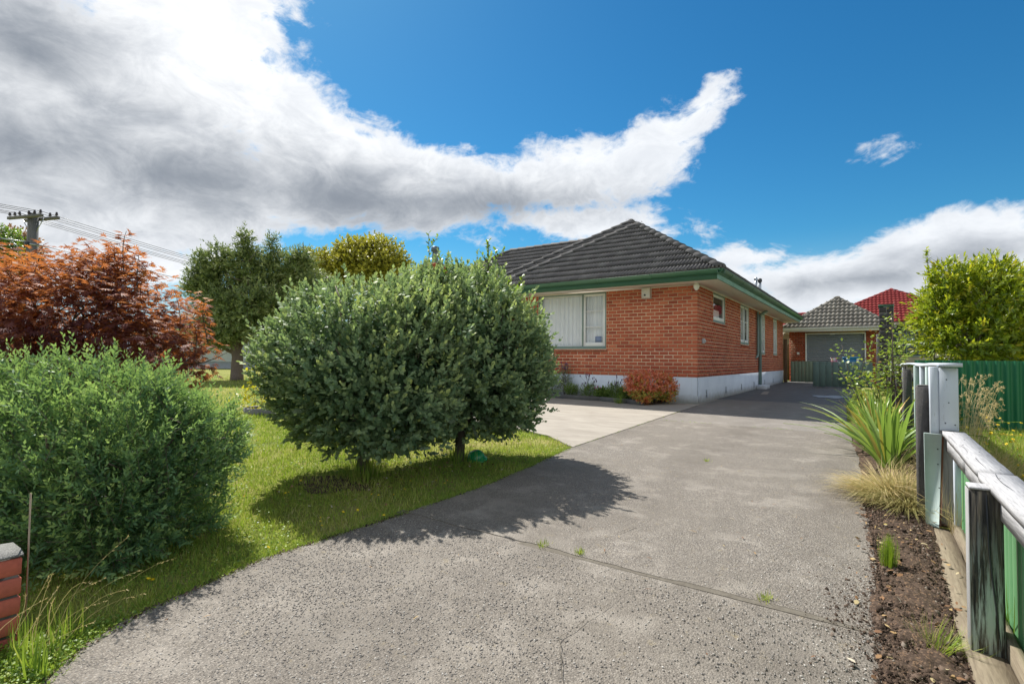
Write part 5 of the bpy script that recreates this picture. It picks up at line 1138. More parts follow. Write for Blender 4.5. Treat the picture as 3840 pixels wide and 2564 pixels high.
# ---- two feijoa-like shrubs clipped into domes, merging into one mass
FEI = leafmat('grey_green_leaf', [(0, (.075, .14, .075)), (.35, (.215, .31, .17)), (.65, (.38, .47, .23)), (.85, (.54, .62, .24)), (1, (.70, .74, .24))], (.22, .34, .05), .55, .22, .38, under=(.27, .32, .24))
def feijoa(name, c, blobs, trunk, label, ntw, bark, seedv, extra=()):
    root = empty(name, trunk, label=label, cat='shrub', group=None)
    m = MB(); zf = lambda P: gz(P[:, 1]) + .22 + .09 * wob(P, 3.)
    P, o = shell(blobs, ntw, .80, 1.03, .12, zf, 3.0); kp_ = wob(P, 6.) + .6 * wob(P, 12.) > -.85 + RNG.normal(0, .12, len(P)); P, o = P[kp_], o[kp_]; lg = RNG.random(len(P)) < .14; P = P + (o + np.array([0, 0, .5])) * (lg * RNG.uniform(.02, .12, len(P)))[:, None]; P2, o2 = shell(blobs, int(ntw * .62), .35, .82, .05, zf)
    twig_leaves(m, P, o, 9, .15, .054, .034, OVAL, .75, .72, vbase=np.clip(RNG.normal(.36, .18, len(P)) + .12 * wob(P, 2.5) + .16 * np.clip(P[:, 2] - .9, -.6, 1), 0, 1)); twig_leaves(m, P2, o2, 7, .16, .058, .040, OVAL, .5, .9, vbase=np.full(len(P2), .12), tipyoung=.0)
    for (ex, ln) in extra: pass
    part_at(m, 'foliage', FEI, root, kind='stuff')
    m = MB(); t0 = np.array(trunk) - (0, 0, .08); fork = np.array(trunk) + (.03, .02, .38)
    m.tube(curve(t0, fork, 5, .04), [.075, .062, .058, .055, .05], 9); part_at(m, 'trunk', bark, root, True)
    for k in range(9):
        a = k * .7 + seedv; e = np.array(c) + np.array([math.cos(a) * .62, math.sin(a) * .62, RNG.uniform(.0, .55)]); m = MB(); q = curve(fork - (0, 0, .06), e, 7, .07, .05); m.tube(q, np.linspace(.034, .008, 7), 6)
        for s in range(4):
            b = q[3 + s % 3]; m.tube(curve(b, b + rdir(1)[0] * .4 + (0, 0, .12), 5, .1), np.linspace(.012, .004, 5), 5)
        part_at(m, 'branch', bark, root, True)
    m = MB(); k = len(P) // 3; ax = unit(o[:k] + (0, 0, .75)); 
    for a_, b_ in zip(P[:k] - ax * .12, P[:k] + ax * .05): m.add([a_ + (.0025, 0, 0), a_ - (.0025, 0, 0), b_ - (.001, 0, 0), b_ + (.001, 0, 0)], Q=[(0, 1, 2, 3)])
    part_at(m, 'twigs', bark, root, kind='stuff')
    return root
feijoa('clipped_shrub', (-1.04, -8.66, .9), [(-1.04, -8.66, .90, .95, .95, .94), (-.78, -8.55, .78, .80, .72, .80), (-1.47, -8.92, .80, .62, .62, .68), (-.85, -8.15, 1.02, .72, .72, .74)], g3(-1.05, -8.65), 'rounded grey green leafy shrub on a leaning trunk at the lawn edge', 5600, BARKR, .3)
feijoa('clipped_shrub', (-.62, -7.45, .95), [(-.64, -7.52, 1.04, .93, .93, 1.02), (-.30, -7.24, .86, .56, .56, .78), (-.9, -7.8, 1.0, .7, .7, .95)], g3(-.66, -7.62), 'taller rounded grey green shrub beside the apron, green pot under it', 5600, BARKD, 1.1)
# slender shoots of another shrub growing up through them
SHO = leafmat('fresh_green_leaf', [(0, (.05, .11, .02)), (.5, (.11, .20, .03)), (1, (.26, .33, .04))], (.30, .45, .03), .35, .5, .4)
def shoots(root_xy, stems, label):
    root = empty('leafy_shoots', g3(*root_xy), label=label, cat='shrub', group='shoots through the shrubs'); m = MB(); b = MB()
    for (top, base) in stems:
        q = curve(base, top, 9, .03); b.tube(q, np.linspace(.010, .003, 9), 5)
        tt_ = np.linspace(.35, 1, 30); idx = tt_ * 8; lo = idx.astype(int).clip(0, 7); fr = (idx - lo)[:, None]; P = q[lo] * (1 - fr) + q[lo + 1] * fr
        phi = np.arange(30) * 2.4; D = np.stack([np.cos(phi), np.sin(phi), np.full(30, .95)], -1); m.leaves(P, D, np.tile([0, 0, 1.], (30, 1)) + RNG.normal(0, .3, (30, 3)) - D * .2, RNG.uniform(.045, .070, 30), .032, OVAL, RNG.uniform(.2, 1, 30))
        for s in range(6):
            p = q[4 + s % 4]; e = p + np.array([RNG.normal(0, .09), RNG.normal(0, .09), .14]); qq = curve(p, e, 4, .05); b.tube(qq, [.004, .003, .003, .002], 4); k = 12; t2 = np.linspace(.2, 1, k)[:, None]; P = p * (1 - t2) + e * t2; D = rdir(k) + (0, 0, .7); m.leaves(P, D, np.tile([0, 0, 1.], (k, 1)), RNG.uniform(.04, .062, k), .028, OVAL, RNG.uniform(.2, 1, k))
    part_at(b, 'stems', BARKD, root, True); part_at(m, 'foliage', SHO, root, kind='stuff')
def rp(px, py, d): return ray_pt(px * 3840 / 2348, py * 3840 / 2348, d)
shoots((-.72, -7.75), [(rp(983, 535, 6.1), rp(1010, 800, 6.1)), (rp(1010, 590, 6.0), rp(1015, 800, 6.05)), (rp(970, 610, 6.0), rp(1000, 800, 6.0))], 'thin leafy shoots standing above the taller shrub in front of the chimney')
shoots((-.40, -7.30), [(rp(1120, 553, 6.2), rp(1100, 800, 6.2)), (rp(1138, 570, 6.3), rp(1100, 800, 6.2)), (rp(1100, 600, 6.2), rp(1090, 800, 6.2)), (rp(1160, 620, 6.2), rp(1110, 800, 6.2)), (rp(1200, 640, 6.2), rp(1130, 800, 6.2))], 'thin leafy shoots standing above the taller shrub in front of the roof')
# green pot under the shrub
pot = empty('garden_pot', tuple(np.array(g3(-.52, -7.42, -.06))), label='bright green plastic pot lying half hidden under the taller shrub', cat='pot')
m = MB(); lathe(m, [(.001, .14), (.05, .138), (.085, .115), (.105, .075), (.115, .03), (.13, .025), (.13, .0), (.115, .0)], 0, 0, 18); o = m.build('pot_body', paint('green_plastic', (.02, .30, .10), (.015, .24, .08), .25, spec=.6), pot, True); o.rotation_euler = (rad(14), rad(-8), 0); o.location = (0, 0, .02)

# ---- feathery needle-leaved shrub, left foreground
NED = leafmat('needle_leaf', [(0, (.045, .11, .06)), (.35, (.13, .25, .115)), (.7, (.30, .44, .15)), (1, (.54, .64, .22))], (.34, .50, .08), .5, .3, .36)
root = empty('needle_shrub', g3(-1.2, -10.9), label='sprawling feathery green needle leaved shrub beside the brick pier', cat='shrub')
NB = [(-1.05, -10.92, .20, .82, .72, .78), (-.78, -10.70, .12, .52, .47, .66), (-1.55, -11.3, .26, .62, .6, .68), (-.62, -10.52, .36, .33, .33, .34), (-.9, -11.05, -.02, .75, .62, .42), (-.56, -11.0, .10, .42, .36, .42), (-.62, -10.88, .42, .40, .36, .42)]
zfn = lambda P: gz(P[:, 1]) + .03
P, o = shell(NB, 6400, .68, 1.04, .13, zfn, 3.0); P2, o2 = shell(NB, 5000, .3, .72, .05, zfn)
def sprigs(m, P, out, SL, nn, NL, NW, vb, upb=.55):
    n = len(P); ax = unit(out * .9 + np.array([0, 0, upb]) + RNG.normal(0, .42, (n, 3))); ref = unit(np.cross(ax, rdir(n))); SLv = SL * RNG.uniform(.55, 1.4, n); bend = unit(RNG.normal(size=(n, 3)) + (0, 0, .9))
    r2 = np.cross(ax, ref)
    for k in range(nn):
        t = (k + .5) / nn; side = 1 if k % 2 else -1; tw = .8 * (k // 2 % 3 - 1); base = P + ax * (SLv * (t - .4))[:, None] + bend * (SLv * .25 * t * t)[:, None]
        D = unit(ax * .75 + bend * .3 * t + (ref * math.cos(tw) + r2 * math.sin(tw)) * side * .95 * (1.1 - t * .5)); Nn = unit(np.cross(ax, ref) + RNG.normal(0, .3, (n, 3)))
        m.leaves(base, D, Nn, NL * RNG.uniform(.75, 1.2, n) * (1.05 - .55 * t), NW, NEEDLE, np.clip(vb + .62 * t ** 2 + RNG.normal(0, .05, n), 0, 1))
    return ax, SLv
kk_ = wob(P, 5.5) + .5 * wob(P, 11.) > -.45 + RNG.normal(0, .15, len(P)); P, o = P[kk_], o[kk_]
m = MB()
axs, slv = sprigs(m, P, o, .19, 16, .060, .0150, np.clip(RNG.normal(.2, .12, len(P)) + .14 * wob(P, 4.), 0, 1)); sprigs(m, P2, o2, .16, 14, .034, .0075, np.full(len(P2), .1))  # inner sprigs coloured darker, standing in for the shade inside the bush
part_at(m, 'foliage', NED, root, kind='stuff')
m = MB(); a_ = P - axs * (slv * .4)[:, None]; b_ = P + axs * (slv * .6)[:, None]; n = len(P); sd_ = unit(np.cross(axs, rdir(n))) * .0016
V = np.stack([a_ + sd_, a_ - sd_, b_ - sd_ * .4, b_ + sd_ * .4], 1).reshape(-1, 3); m.add(V, Q=np.arange(4 * n).reshape(-1, 4)); part_at(m, 'twigs', BARKR, root, kind='stuff')
base = np.array(g3(-1.2, -10.9, -.05))
for k in range(12):
    a = k * .55; e = np.array([-1.05, -10.92, .35]) + (math.cos(a) * .65, math.sin(a) * .6, RNG.uniform(-.45, .35)); q = curve(base, e, 8, .09, .08); m = MB(); m.tube(q, np.linspace(.026, .006, 8), 6)
    for s in range(5): b = q[2 + s]; m.tube(curve(b, b + rdir(1)[0] * .35, 5, .1), np.linspace(.009, .003, 5), 4)
    part_at(m, 'branch', BARKR, root, True)

# ---- red maple
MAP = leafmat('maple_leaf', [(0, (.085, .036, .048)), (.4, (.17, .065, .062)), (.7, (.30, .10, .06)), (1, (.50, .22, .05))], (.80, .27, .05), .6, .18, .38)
root = empty('red_maple', g3(-3.25, -10.85), label='spreading red and orange leaved maple behind the feathery shrub', cat='tree')
MBL = [(-3.05, -10.65, 1.30, 1.15, 1.0, .62), (-2.45, -10.25, 1.05, .72, .6, .45), (-3.75, -11.2, 1.45, .95, .9, .6), (-2.75, -10.45, 1.7, .45, .4, .3), (-3.4, -10.9, .75, 1.1, 1., .5)]
P, o = shell(MBL, 3200, .45, 1.05, .2, None, 3.); m = MB(); n = len(P)
for k in range(5):
    Q_ = P + RNG.normal(0, .06, (n, 3)) + np.array([0, 0, .015 * k]); th = RNG.uniform(0, 6.28, n); D = unit(np.stack([np.cos(th), np.sin(th), RNG.normal(-.45, .3, n)], -1) + o * .8); Nn = unit(np.stack([RNG.normal(0, .35, n), RNG.normal(0, .35, n), np.ones(n)], -1) + o * .25)
    m.leaves(Q_, D, Nn, RNG.uniform(.05, .085, n), RNG.uniform(.045, .075, n), PALM, np.clip(RNG.normal(.10, .22, n) + .50 * np.clip((Q_[:, 2] - 1.2) / .5, 0, 1) + .2 * wob(Q_, 3.5), 0, 1))  # backlit orange above and shade-dark purple below, put into the leaf tone by height
# upright sprays at the top
for (px, py) in ((290, 530), (255, 560), (320, 575), (230, 600), (400, 665), (100, 560), (40, 575), (470, 690), (445, 735), (340, 600), (180, 590)):
    e = rp(px, py, 4.95 + RNG.uniform(-.15, .3)); b0 = e + np.array([RNG.normal(0, .08), RNG.normal(0, .08), -.42]); q = curve(b0, e, 6, .08); k = 20; t2 = np.linspace(.1, 1, k); idx = t2 * 5; lo = idx.astype(int).clip(0, 4); fr = (idx - lo)[:, None]; Pq = q[lo] * (1 - fr) + q[lo + 1] * fr
    th = RNG.uniform(0, 6.28, k); D = np.stack([np.cos(th), np.sin(th), RNG.normal(-.1, .3, k)], -1); m.leaves(Pq + D * .03, D, np.tile([0, 0, 1.], (k, 1)) + RNG.normal(0, .4, (k, 3)), RNG.uniform(.055, .09, k), .07, PALM, RNG.uniform(.35, 1, k))
    mm = MB(); mm.tube(q, np.linspace(.006, .002, 6), 4); part_at(mm, 'twig', BARKD, root, True)
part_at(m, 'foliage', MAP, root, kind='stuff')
m = MB(); tb_ = np.array(g3(-3.25, -10.85, -.05)); fk = tb_ + (.05, .05, .6); m.tube(curve(tb_, fk, 5, .04), [.08, .07, .065, .06, .055], 9); part_at(m, 'trunk', BARKD, root, True)
for k in range(16):
    tgt = P[RNG.integers(len(P))]; q = curve(fk - (0, 0, .1), tgt, 8, .1, .12); m = MB(); m.tube(q, np.linspace(.032, .004, 8), 6)
    for s in range(5): b = q[3 + s % 4]; m.tube(curve(b, b + rdir(1)[0] * (.45, .45, .2) + (0, 0, .1), 5, .12), np.linspace(.01, .003, 5), 4)
    part_at(m, 'branch', BARKD, root, True)

# ---- trees further off
def far_tree(name, label, base, height, blobs, leaf, nt, tuft, L, W, tmpl, bark, tr=.16, cat='tree', nlimb=9, fork=.25, lump=.16, upb=.3, shrinklo=.45, spread=.9, lf=1.4):
    root = empty(name, tuple(base), label=label, cat=cat); base = np.array(base, float)
    m = MB(); P, o = shell(blobs, nt, shrinklo, 1.05, lump, None, lf); twig_leaves(m, P, o, tuft, L * 2.2, L, W, tmpl, upb, spread, vbase=np.clip(RNG.normal(.42, .2, len(P)), 0, 1), tipyoung=.3); part_at(m, 'crown', leaf, root, kind='stuff')
    m = MB(); fk = base + np.array([0, 0, height * fork]); top = base + np.array([0, 0, height * .72]); m.tube(np.concatenate([curve(base - (0, 0, .1), fk, 5, .02), curve(fk, top, 6, .04)[1:]]), np.concatenate([np.linspace(tr * 1.25, tr, 5), np.linspace(tr * .9, tr * .25, 5)]), 10); part_at(m, 'trunk', bark, root, True)
    for k in range(nlimb):
        b = fk + np.array([0, 0, RNG.uniform(0, height * .3)]); tgt = P[RNG.integers(len(P))]; q = curve(b, tgt, 7, .07, .04); m = MB(); m.tube(q, np.linspace(tr * .45, tr * .05, 7), 6)
        for s in range(4): p = q[3 + s % 3]; m.tube(curve(p, p + rdir(1)[0] * height * .12 + (0, 0, height * .05), 5, .1), np.linspace(tr * .13, tr * .03, 5), 4)
        part_at(m, 'limb', bark, root, True)
    return root
DKG = leafmat('dark_green_needles', [(0, (.06, .10, .025)), (.4, (.16, .22, .06)), (.75, (.34, .39, .13)), (1, (.55, .57, .28))], (.16, .22, .05), .5, .4, .28)
cb = np.array([-19.0, -.45, 0.])
def cpt(px, py, dd=0.): p = rp(px, py, 22.5 + dd); return p
CB = []
for (px, py, r, rz) in ((575, 700, 1.55, 1.35), (500, 700, 1.05, 1.0), (640, 700, 1.05, 1.15), (565, 610, .8, 1.1), (515, 765, 1.3, .6), (630, 760, 1.3, .65), (622, 620, .6, .9), (470, 640, .5, .9), (715, 670, .7, .8), (680, 610, .7, .7), (505, 600, .6, .8), (563, 555, .3, .75), (622, 575, .22, .7), (455, 605, .25, .6), (480, 640, .5, .5), (440, 660, .4, .4), (690, 600, .4, .4)):
    p = cpt(px, py); CB.append((p[0], p[1], p[2], r, r, rz))
far_tree('evergreen_tree', 'dark green bushy evergreen with bare forking trunk out on the lawn', tuple(rp(543, 870, 22.5) * (1, 1, 0) + (0, 0, -.02)), 6.3, CB, DKG, 9000, 9, .16, .05, NEEDLE, BARKR, .22, nlimb=24, fork=.16, lump=.42, shrinklo=.4, lf=2.2)
YEL = leafmat('yellow_green_leaf', [(0, (.14, .15, .015)), (.4, (.32, .31, .03)), (.75, (.52, .46, .05)), (1, (.66, .58, .10))], (.42, .42, .03), .5, .4, .35)
YB_ = []
for (px, py, r, rz) in ((850, 610, 2.3, 1.7), (770, 615, 2.2, 1.2), (890, 630, 1.4, 1.6), (820, 582, 1.6, .9), (725, 625, 1.5, 1.0), (860, 575, 1.2, .7)): p = rp(px, py, 32); YB_.append((p[0], p[1], p[2], r, r, rz))
far_tree('golden_tree', 'broad golden green round headed tree behind the big shrubs', tuple(rp(830, 850, 32) * (1, 1, 0)), 7.5, YB_, YEL, 7000, 7, .16, .10, OVAL, BARKD, .25)
OLV = leafmat('olive_leaf', [(0, (.10, .13, .04)), (.5, (.24, .28, .09)), (1, (.40, .43, .16))], (.2, .25, .05), .5, .4, .3)
OB = [];
for (px, py, r, rz) in ((700, 655, 1.2, 1.1), (670, 670, 1.0, 1.0), (735, 665, 1.0, .9)): p = rp(px, py, 27); OB.append((p[0], p[1], p[2], r, r, rz))
far_tree('olive_tree', 'dull olive tree between the dark evergreen and the golden tree', tuple(rp(700, 850, 27) * (1, 1, 0)), 5.4, OB, OLV, 3200, 7, .13, .06, OVAL, BARKD, .18)
RBR = leafmat('bronze_leaf', [(0, (.14, .10, .04)), (.5, (.34, .21, .11)), (1, (.50, .32, .20))], (.4, .2, .08), .5, .4, .3)
p = rp(40, 560, 33); far_tree('bronze_tree', 'bronze tinted street tree behind the power pole', tuple(rp(40, 830, 33) * (1, 1, 0)), 7, [(p[0], p[1], p[2] - .4, 1.3, 1.3, 1.3), (p[0] - .5, p[1], p[2] - 1.4, 1.5, 1.5, 1.2)], RBR, 2200, 7, .15, .09, OVAL, BARKD)
p = rp(-8, 560, 30); far_tree('green_tree', 'mid green street tree at the far left behind the maple', tuple(rp(-20, 830, 30) * (1, 1, 0)), 7, [(p[0], p[1], p[2] - .2, 1.1, 1.1, 1.3), (p[0] - .6, p[1] - .3, p[2] - 1.3, 1.5, 1.5, 1.3)], SHO, 1800, 7, .15, .09, OVAL, BARKD)

# ---- hedge tree over the green fence
HDG = leafmat('glossy_hedge_leaf', [(0, (.07, .13, .016)), (.35, (.17, .25, .022)), (.65, (.33, .38, .03)), (.85, (.52, .48, .035)), (1, (.62, .48, .05))], (.42, .50, .015), .32, .45, .45)
HB = []
for (px, py, r, rz, dd) in ((2215, 700, .75, .62, 9.3), (2300, 690, .8, .62, 9.6), (2165, 720, .42, .45, 9.2), (2215, 775, .85, .46, 9.2), (2330, 775, .9, .5, 9.4), (2400, 740, .9, .6, 9.6), (2180, 640, .35, .3, 9.2), (2270, 630, .4, .3, 9.3)): p = rp(px, py, dd); HB.append((p[0], p[1], p[2], r, r, rz))
far_tree('hedge_tree', 'glossy yellow green hedge tree rising behind the dark green corrugated fence', (4.9, .3, 0.), 2.9, HB, HDG, 4300, 8, .100, .042, LANCE, wood('pale_bark', (.42, .38, .33), (.30, .27, .23), (.15, .13, .11), (8, 8, .9)), .05, nlimb=46, fork=.1, lump=.14, upb=.55, shrinklo=.5, spread=.7, lf=3.2)
# a single shoot at its top
root2 = empty('hedge_shoot', tuple(rp(2124, 640, 9.35) * (1, 1, 0)), label='single leafy shoot standing above the hedge tree by the red roof', cat='shrub')
q = curve(rp(2140, 690, 9.35), rp(2124, 570, 9.35), 6, .02); m = MB(); m.tube(np.concatenate([[q[0] - (0, 0, 1.9)], q]), np.linspace(.010, .003, 7), 5); part_at(m, 'stem', BARK, root2, True); m = MB(); k = 60; t2 = RNG.uniform(.3, 1, k); idx = t2 * 5; lo = idx.astype(int).clip(0, 4); fr = (idx - lo)[:, None]; m.leaves(q[lo] * (1 - fr) + q[lo + 1] * fr, rdir(k) + (0, 0, .6), np.tile([0, 0, 1.], (k, 1)), .095, .04, LANCE, RNG.uniform(.2, .9, k)); part_at(m, 'foliage', HDG, root2, kind='stuff')

# ---- small yellow leaved tree in a concrete ring
YL2 = leafmat('lemon_leaf', [(0, (.30, .30, .02)), (1, (.60, .55, .03))], (.75, .68, .02), .45, .4, .4)
yb = np.array(g3(-7.1, -6.25)); root = empty('young_tree', tuple(yb), label='young tree with lemon yellow leaves growing in a concrete ring', cat='tree')
m = MB(); b = MB(); st = curve(yb, yb + (.0, .0, 1.35), 7, .03); b.tube(st, np.linspace(.03, .014, 7), 7); part_at(b, 'trunk', BARK, root, True)
for (px, py, n_) in ((588, 855, 60), (600, 835, 40), (575, 890, 60), (605, 915, 50), (560, 905, 50), (618, 890, 40), (585, 930, 30), (545, 925, 25), (600, 960, 20)):
    c = rp(px, py, 10.9); P = c + RNG.normal(0, 1, (n_, 3)) * (.10, .10, .07); m.leaves(P, rdir(n_) + (0, 0, -.5), np.tile([0, 0, 1.], (n_, 1)) + RNG.normal(0, .4, (n_, 3)), RNG.uniform(.05, .085, n_), .05, OVAL, RNG.random(n_))
    b = MB(); b.tube(curve(st[3 + RNG.integers(4)], c, 5, .08), np.linspace(.012, .004, 5), 5); part_at(b, 'branch', BARK, root, True)
part_at(m, 'foliage', YL2, root, kind='stuff')
m = MB(); lathe(m, [(.44, -.08), (.44, .09), (.40, .10), (.36, .09), (.36, -.08)], 0, 0, 22); ring = m.build('tree_ring', CONC, label='round concrete edging ring around the young yellow tree', cat='edging', loc=tuple(yb))
# ---------------------------------------------------------------- strap-leaved plants along the drive: every blade is a part
STRAP = leafmat('strap_leaf', [(0, (.08, .16, .03)), (.4, (.18, .30, .055)), (.8, (.36, .46, .11)), (.93, (.52, .46, .10)), (1, (.58, .34, .08))], (.34, .46, .06), .4, .5, .38)
def strap_plant(x, y, n, hmin, hmax, wmin, wmax, label, lean, name='strap_plant', vlo=.1, vhi=.85, rad0=.07, droop=.5):
    base = np.array(g3(x, y, -.03)); root = empty(name, tuple(base), label=label, cat='plant')
    for k in range(n):
        h = RNG.uniform(hmin, hmax); w = RNG.uniform(wmin, wmax); a = RNG.uniform(0, 6.28); out = min(abs(RNG.normal(.0, lean)), .95) + .05; d = np.array([math.cos(a), math.sin(a), 0.]); sd = np.array([-d[1], d[0], 0.]); tw = RNG.normal(0, .7); sd = sd * math.cos(tw) + d * math.sin(tw)
        b0 = d * rad0 * RNG.random() ** .5; t = np.linspace(0, 1, 9); r = h * (out * t + droop * out * t ** 3); z = h * (t * (1 - .18 * out) - droop * .55 * out * t ** 3)
        c = b0 + d * r[:, None] + EZ * z[:, None]; ww = w * np.array([.55, .8, .95, 1., 1., .92, .72, .42, .03]); nv = np.cross(sd, unit(np.gradient(c, axis=0)))
        m = MB(); V = np.concatenate([c - sd * ww[:, None] / 2, c + nv * (w * .12), c + sd * ww[:, None] / 2]); j = np.arange(8); m.add(V, Q=np.concatenate([np.stack([j, 9 + j, 10 + j, j + 1], -1), np.stack([9 + j, 18 + j, 19 + j, 10 + j], -1)]), v=float(RNG.uniform(vlo, vhi) if RNG.random() > .08 else 1.))
        m.build('leaf', STRAP, root, True)
    return root
strap_plant(3.48, -5.40, 30, .5, .88, .040, .065, 'tall broad bladed flax like plant beside the second concrete post', .36, vlo=.1, vhi=.6)
strap_plant(3.42, -4.75, 70, .5, .92, .026, .044, 'dense clump of arching green strap leaves spilling over the drive', .46, vlo=.2, vhi=.9)
strap_plant(3.34, -4.1, 60, .48, .9, .024, .040, 'second clump of arching strap leaves behind the dense one', .46, vlo=.2, vhi=.9)
strap_plant(3.44, -3.4, 46, .5, .95, .020, .034, 'loose clump of upright strap leaves below the rose bush', .55, vlo=.2, vhi=.9)
strap_plant(3.30, -2.7, 26, .30, .6, .014, .024, 'farthest clump of strap leaves before the rose stems', .7, vlo=.3, vhi=.9)

# ---- rose bushes against the fence
ROS = leafmat('rose_leaf', [(0, (.09, .17, .03)), (.5, (.22, .32, .05)), (.85, (.40, .45, .09)), (1, (.45, .18, .07))], (.36, .46, .04), .35, .5, .42)
def rose(x, y, tips, label, d):
    base = np.array(g3(x, y)); root = empty('rose_bush', tuple(base), label=label, cat='shrub'); m = MB()
    for (px, py, n_) in tips:
        e = rp(px, py, d + RNG.uniform(-.2, .3)); q = curve(base + RNG.normal(0, .05, 3) * (1, 1, 0), e, 9, .07); b = MB(); b.tube(q, np.linspace(.011, .003, 9), 5)
        idx = RNG.uniform(3.2, 8, n_); lo = idx.astype(int).clip(0, 7); fr = (idx - lo)[:, None]; P = q[lo] * (1 - fr) + q[lo + 1] * fr; D = unit(rdir(n_) * (1, 1, .5) + (0, 0, .1)); P = P + D * RNG.uniform(.02, .15, n_)[:, None]
        m.leaves(P, D, np.tile([0, 0, 1.], (n_, 1)) + RNG.normal(0, .45, (n_, 3)), RNG.uniform(.045, .075, n_), RNG.uniform(.034, .05, n_), OVAL, np.clip(RNG.normal(.5, .25, n_), 0, 1)); part_at(b, 'stem', BARKD, root, True)
    part_at(m, 'foliage', ROS, root, kind='stuff')
rose(3.42, -2.9, [(1930, 790, 70), (1925, 850, 60), (1945, 870, 80), (1975, 860, 80), (1960, 900, 80), (2000, 870, 80), (1990, 905, 60), (1950, 930, 50)], 'sparse rose stems with small bright leaves standing before the gates', 8.2)
rose(3.60, -1.6, [(2020, 755, 90), (2035, 780, 100), (2050, 800, 100), (2065, 770, 90), (2045, 720, 50), (2050, 690, 30), (2075, 800, 90), (2030, 830, 80), (2010, 800, 60), (2085, 750, 80)], 'fuller rose bush with reddish tips against the tall fence', 9.0)
RED = paint('rose_hip', (.40, .03, .02), (.3, .04, .02), .4)
# ---- bleached tussock grass and other tufts
DRY = leafmat('dry_grass', [(0, (.22, .20, .07)), (.3, (.36, .34, .13)), (.7, (.50, .36, .17)), (1, (.60, .50, .30))], (.6, .5, .2), .7, .2, .3)
GRS = leafmat('grass_blade', [(0, (.075, .16, .03)), (.35, (.17, .30, .045)), (.6, (.33, .43, .065)), (.8, (.52, .50, .13)), (1, (.60, .50, .26))], (.34, .44, .03), .55, .3, .38)
def tuft(x, y, n, h, w, spreadr, mat, label, cat='grass', name='grass_tuft', lean=.9, vm=.5, vs=.2, comb=(0, 0), group=None, tmpl=None, dz=-.01, hv=.45):
    base = np.array(g3(x, y, dz)); root = empty(name, tuple(base), label=label, cat=cat, group=group); th = RNG.uniform(0, 6.28, n); r = np.abs(RNG.normal(0, spreadr, n)); P = np.stack([np.cos(th) * r, np.sin(th) * r, 0 * r], -1)
    D = unit(np.stack([np.cos(th) * lean * RNG.uniform(.2, 1.2, n) + comb[0], np.sin(th) * lean * RNG.uniform(.2, 1.2, n) + comb[1], np.ones(n)], -1)); Nn = -np.stack([np.cos(th), np.sin(th), -.3 + 0 * th], -1)
    m = MB(); m.leaves(P, D, Nn, h * RNG.uniform(1 - hv, 1 + hv, n), w, tmpl or LONG, np.clip(RNG.normal(vm, vs, n), 0, 1)); m.build('blades', mat, root, kind='stuff'); return root
FLOP = (np.array([(-.5, 0, 0), (.5, 0, 0), (-.45, .3, -.02), (.45, .3, -.02), (-.35, .65, -.16), (.35, .65, -.16), (0, .95, -.50)]), [(4, 5, 6)], [(0, 1, 3, 2), (2, 3, 5, 4)])
tuft(3.46, -6.75, 1500, .40, .0035, .09, DRY, 'bleached straw coloured tussock flopped over the drive edge', 'grass', 'tussock', 1.5, .68, .2, (-.55, .1), tmpl=FLOP)
tuft(3.56, -7.0, 700, .32, .004, .09, DRY, 'greenish half of the tussock beside the lower white board', 'grass', 'tussock', 1.2, .22, .16, (.0, -.5), tmpl=FLOP)
tuft(3.42, -8.45, 330, .15, .0025, .02, leafmat('lime_grass', [(0, (.16, .26, .02)), (1, (.30, .40, .04))], (.4, .55, .03), .6, .3, .35), 'small upright lime green grass tuft in the soil strip', lean=.45, vm=.5)
tuft(3.58, -9.35, 160, .12, .0025, .025, GRS, 'flattened green weed tuft in the soil beside the peeling post', lean=2.2, vm=.7, comb=(.6, -.2))
tuft(3.84, -9.15, 26, .20, .004, .02, GRS, 'dark grass blades growing at the foot of the green sheet', lean=.7, vm=.1)
tuft(3.83, -7.5, 60, .30, .0025, .03, DRY, 'dry wisps of grass behind the lower white board', lean=.6, vm=.6)
# tall dry seed grass behind the boxed post
root = empty('seed_grass', g3(4.1, -5.6), label='tall dry seeding grass leaning behind the white boxed post', cat='grass'); m = MB()
for k in range(90):
    b = np.array(g3(4.02 + RNG.normal(0, .05), -6.2 + RNG.normal(0, .15))); tip = rp(RNG.uniform(2200, 2310), RNG.normal(945, 38) if k % 7 else RNG.uniform(850, 900), 6.2 + RNG.normal(0, .2)); q = curve(b, tip, 8, .02, .14); sdw = np.array([RH[0], RH[1], 0]) * .0011
    V = np.concatenate([q - sdw, q + sdw]); j = np.arange(7); m.add(V, Q=np.stack([j, 8 + j, 9 + j, j + 1], -1), v=float(RNG.uniform(.5, 1)))
    s = 26; idx = RNG.uniform(4.6, 7, s); lo = idx.astype(int).clip(0, 6); fr = (idx - lo)[:, None]; m.leaves(q[lo] * (1 - fr) + q[lo + 1] * fr, unit(rdir(s) + unit(q[-1] - q[-3]) * 1.2), rdir(s), .032, .005, NEEDLE, RNG.uniform(.6, 1, s))
n = 1600; th = RNG.uniform(0, 6.28, n); P = np.stack([4.15 + RNG.normal(0, .15, n), -5.6 + RNG.normal(0, .35, n), np.full(n, -.12)], -1); m.leaves(P, np.stack([np.cos(th) * .8, np.sin(th) * .8, np.ones(n)], -1), rdir(n), RNG.uniform(.2, .45, n), .004, LONG, np.clip(RNG.normal(.55, .25, n), 0, 1))
part_at(m, 'stalks', DRY, root, kind='stuff')

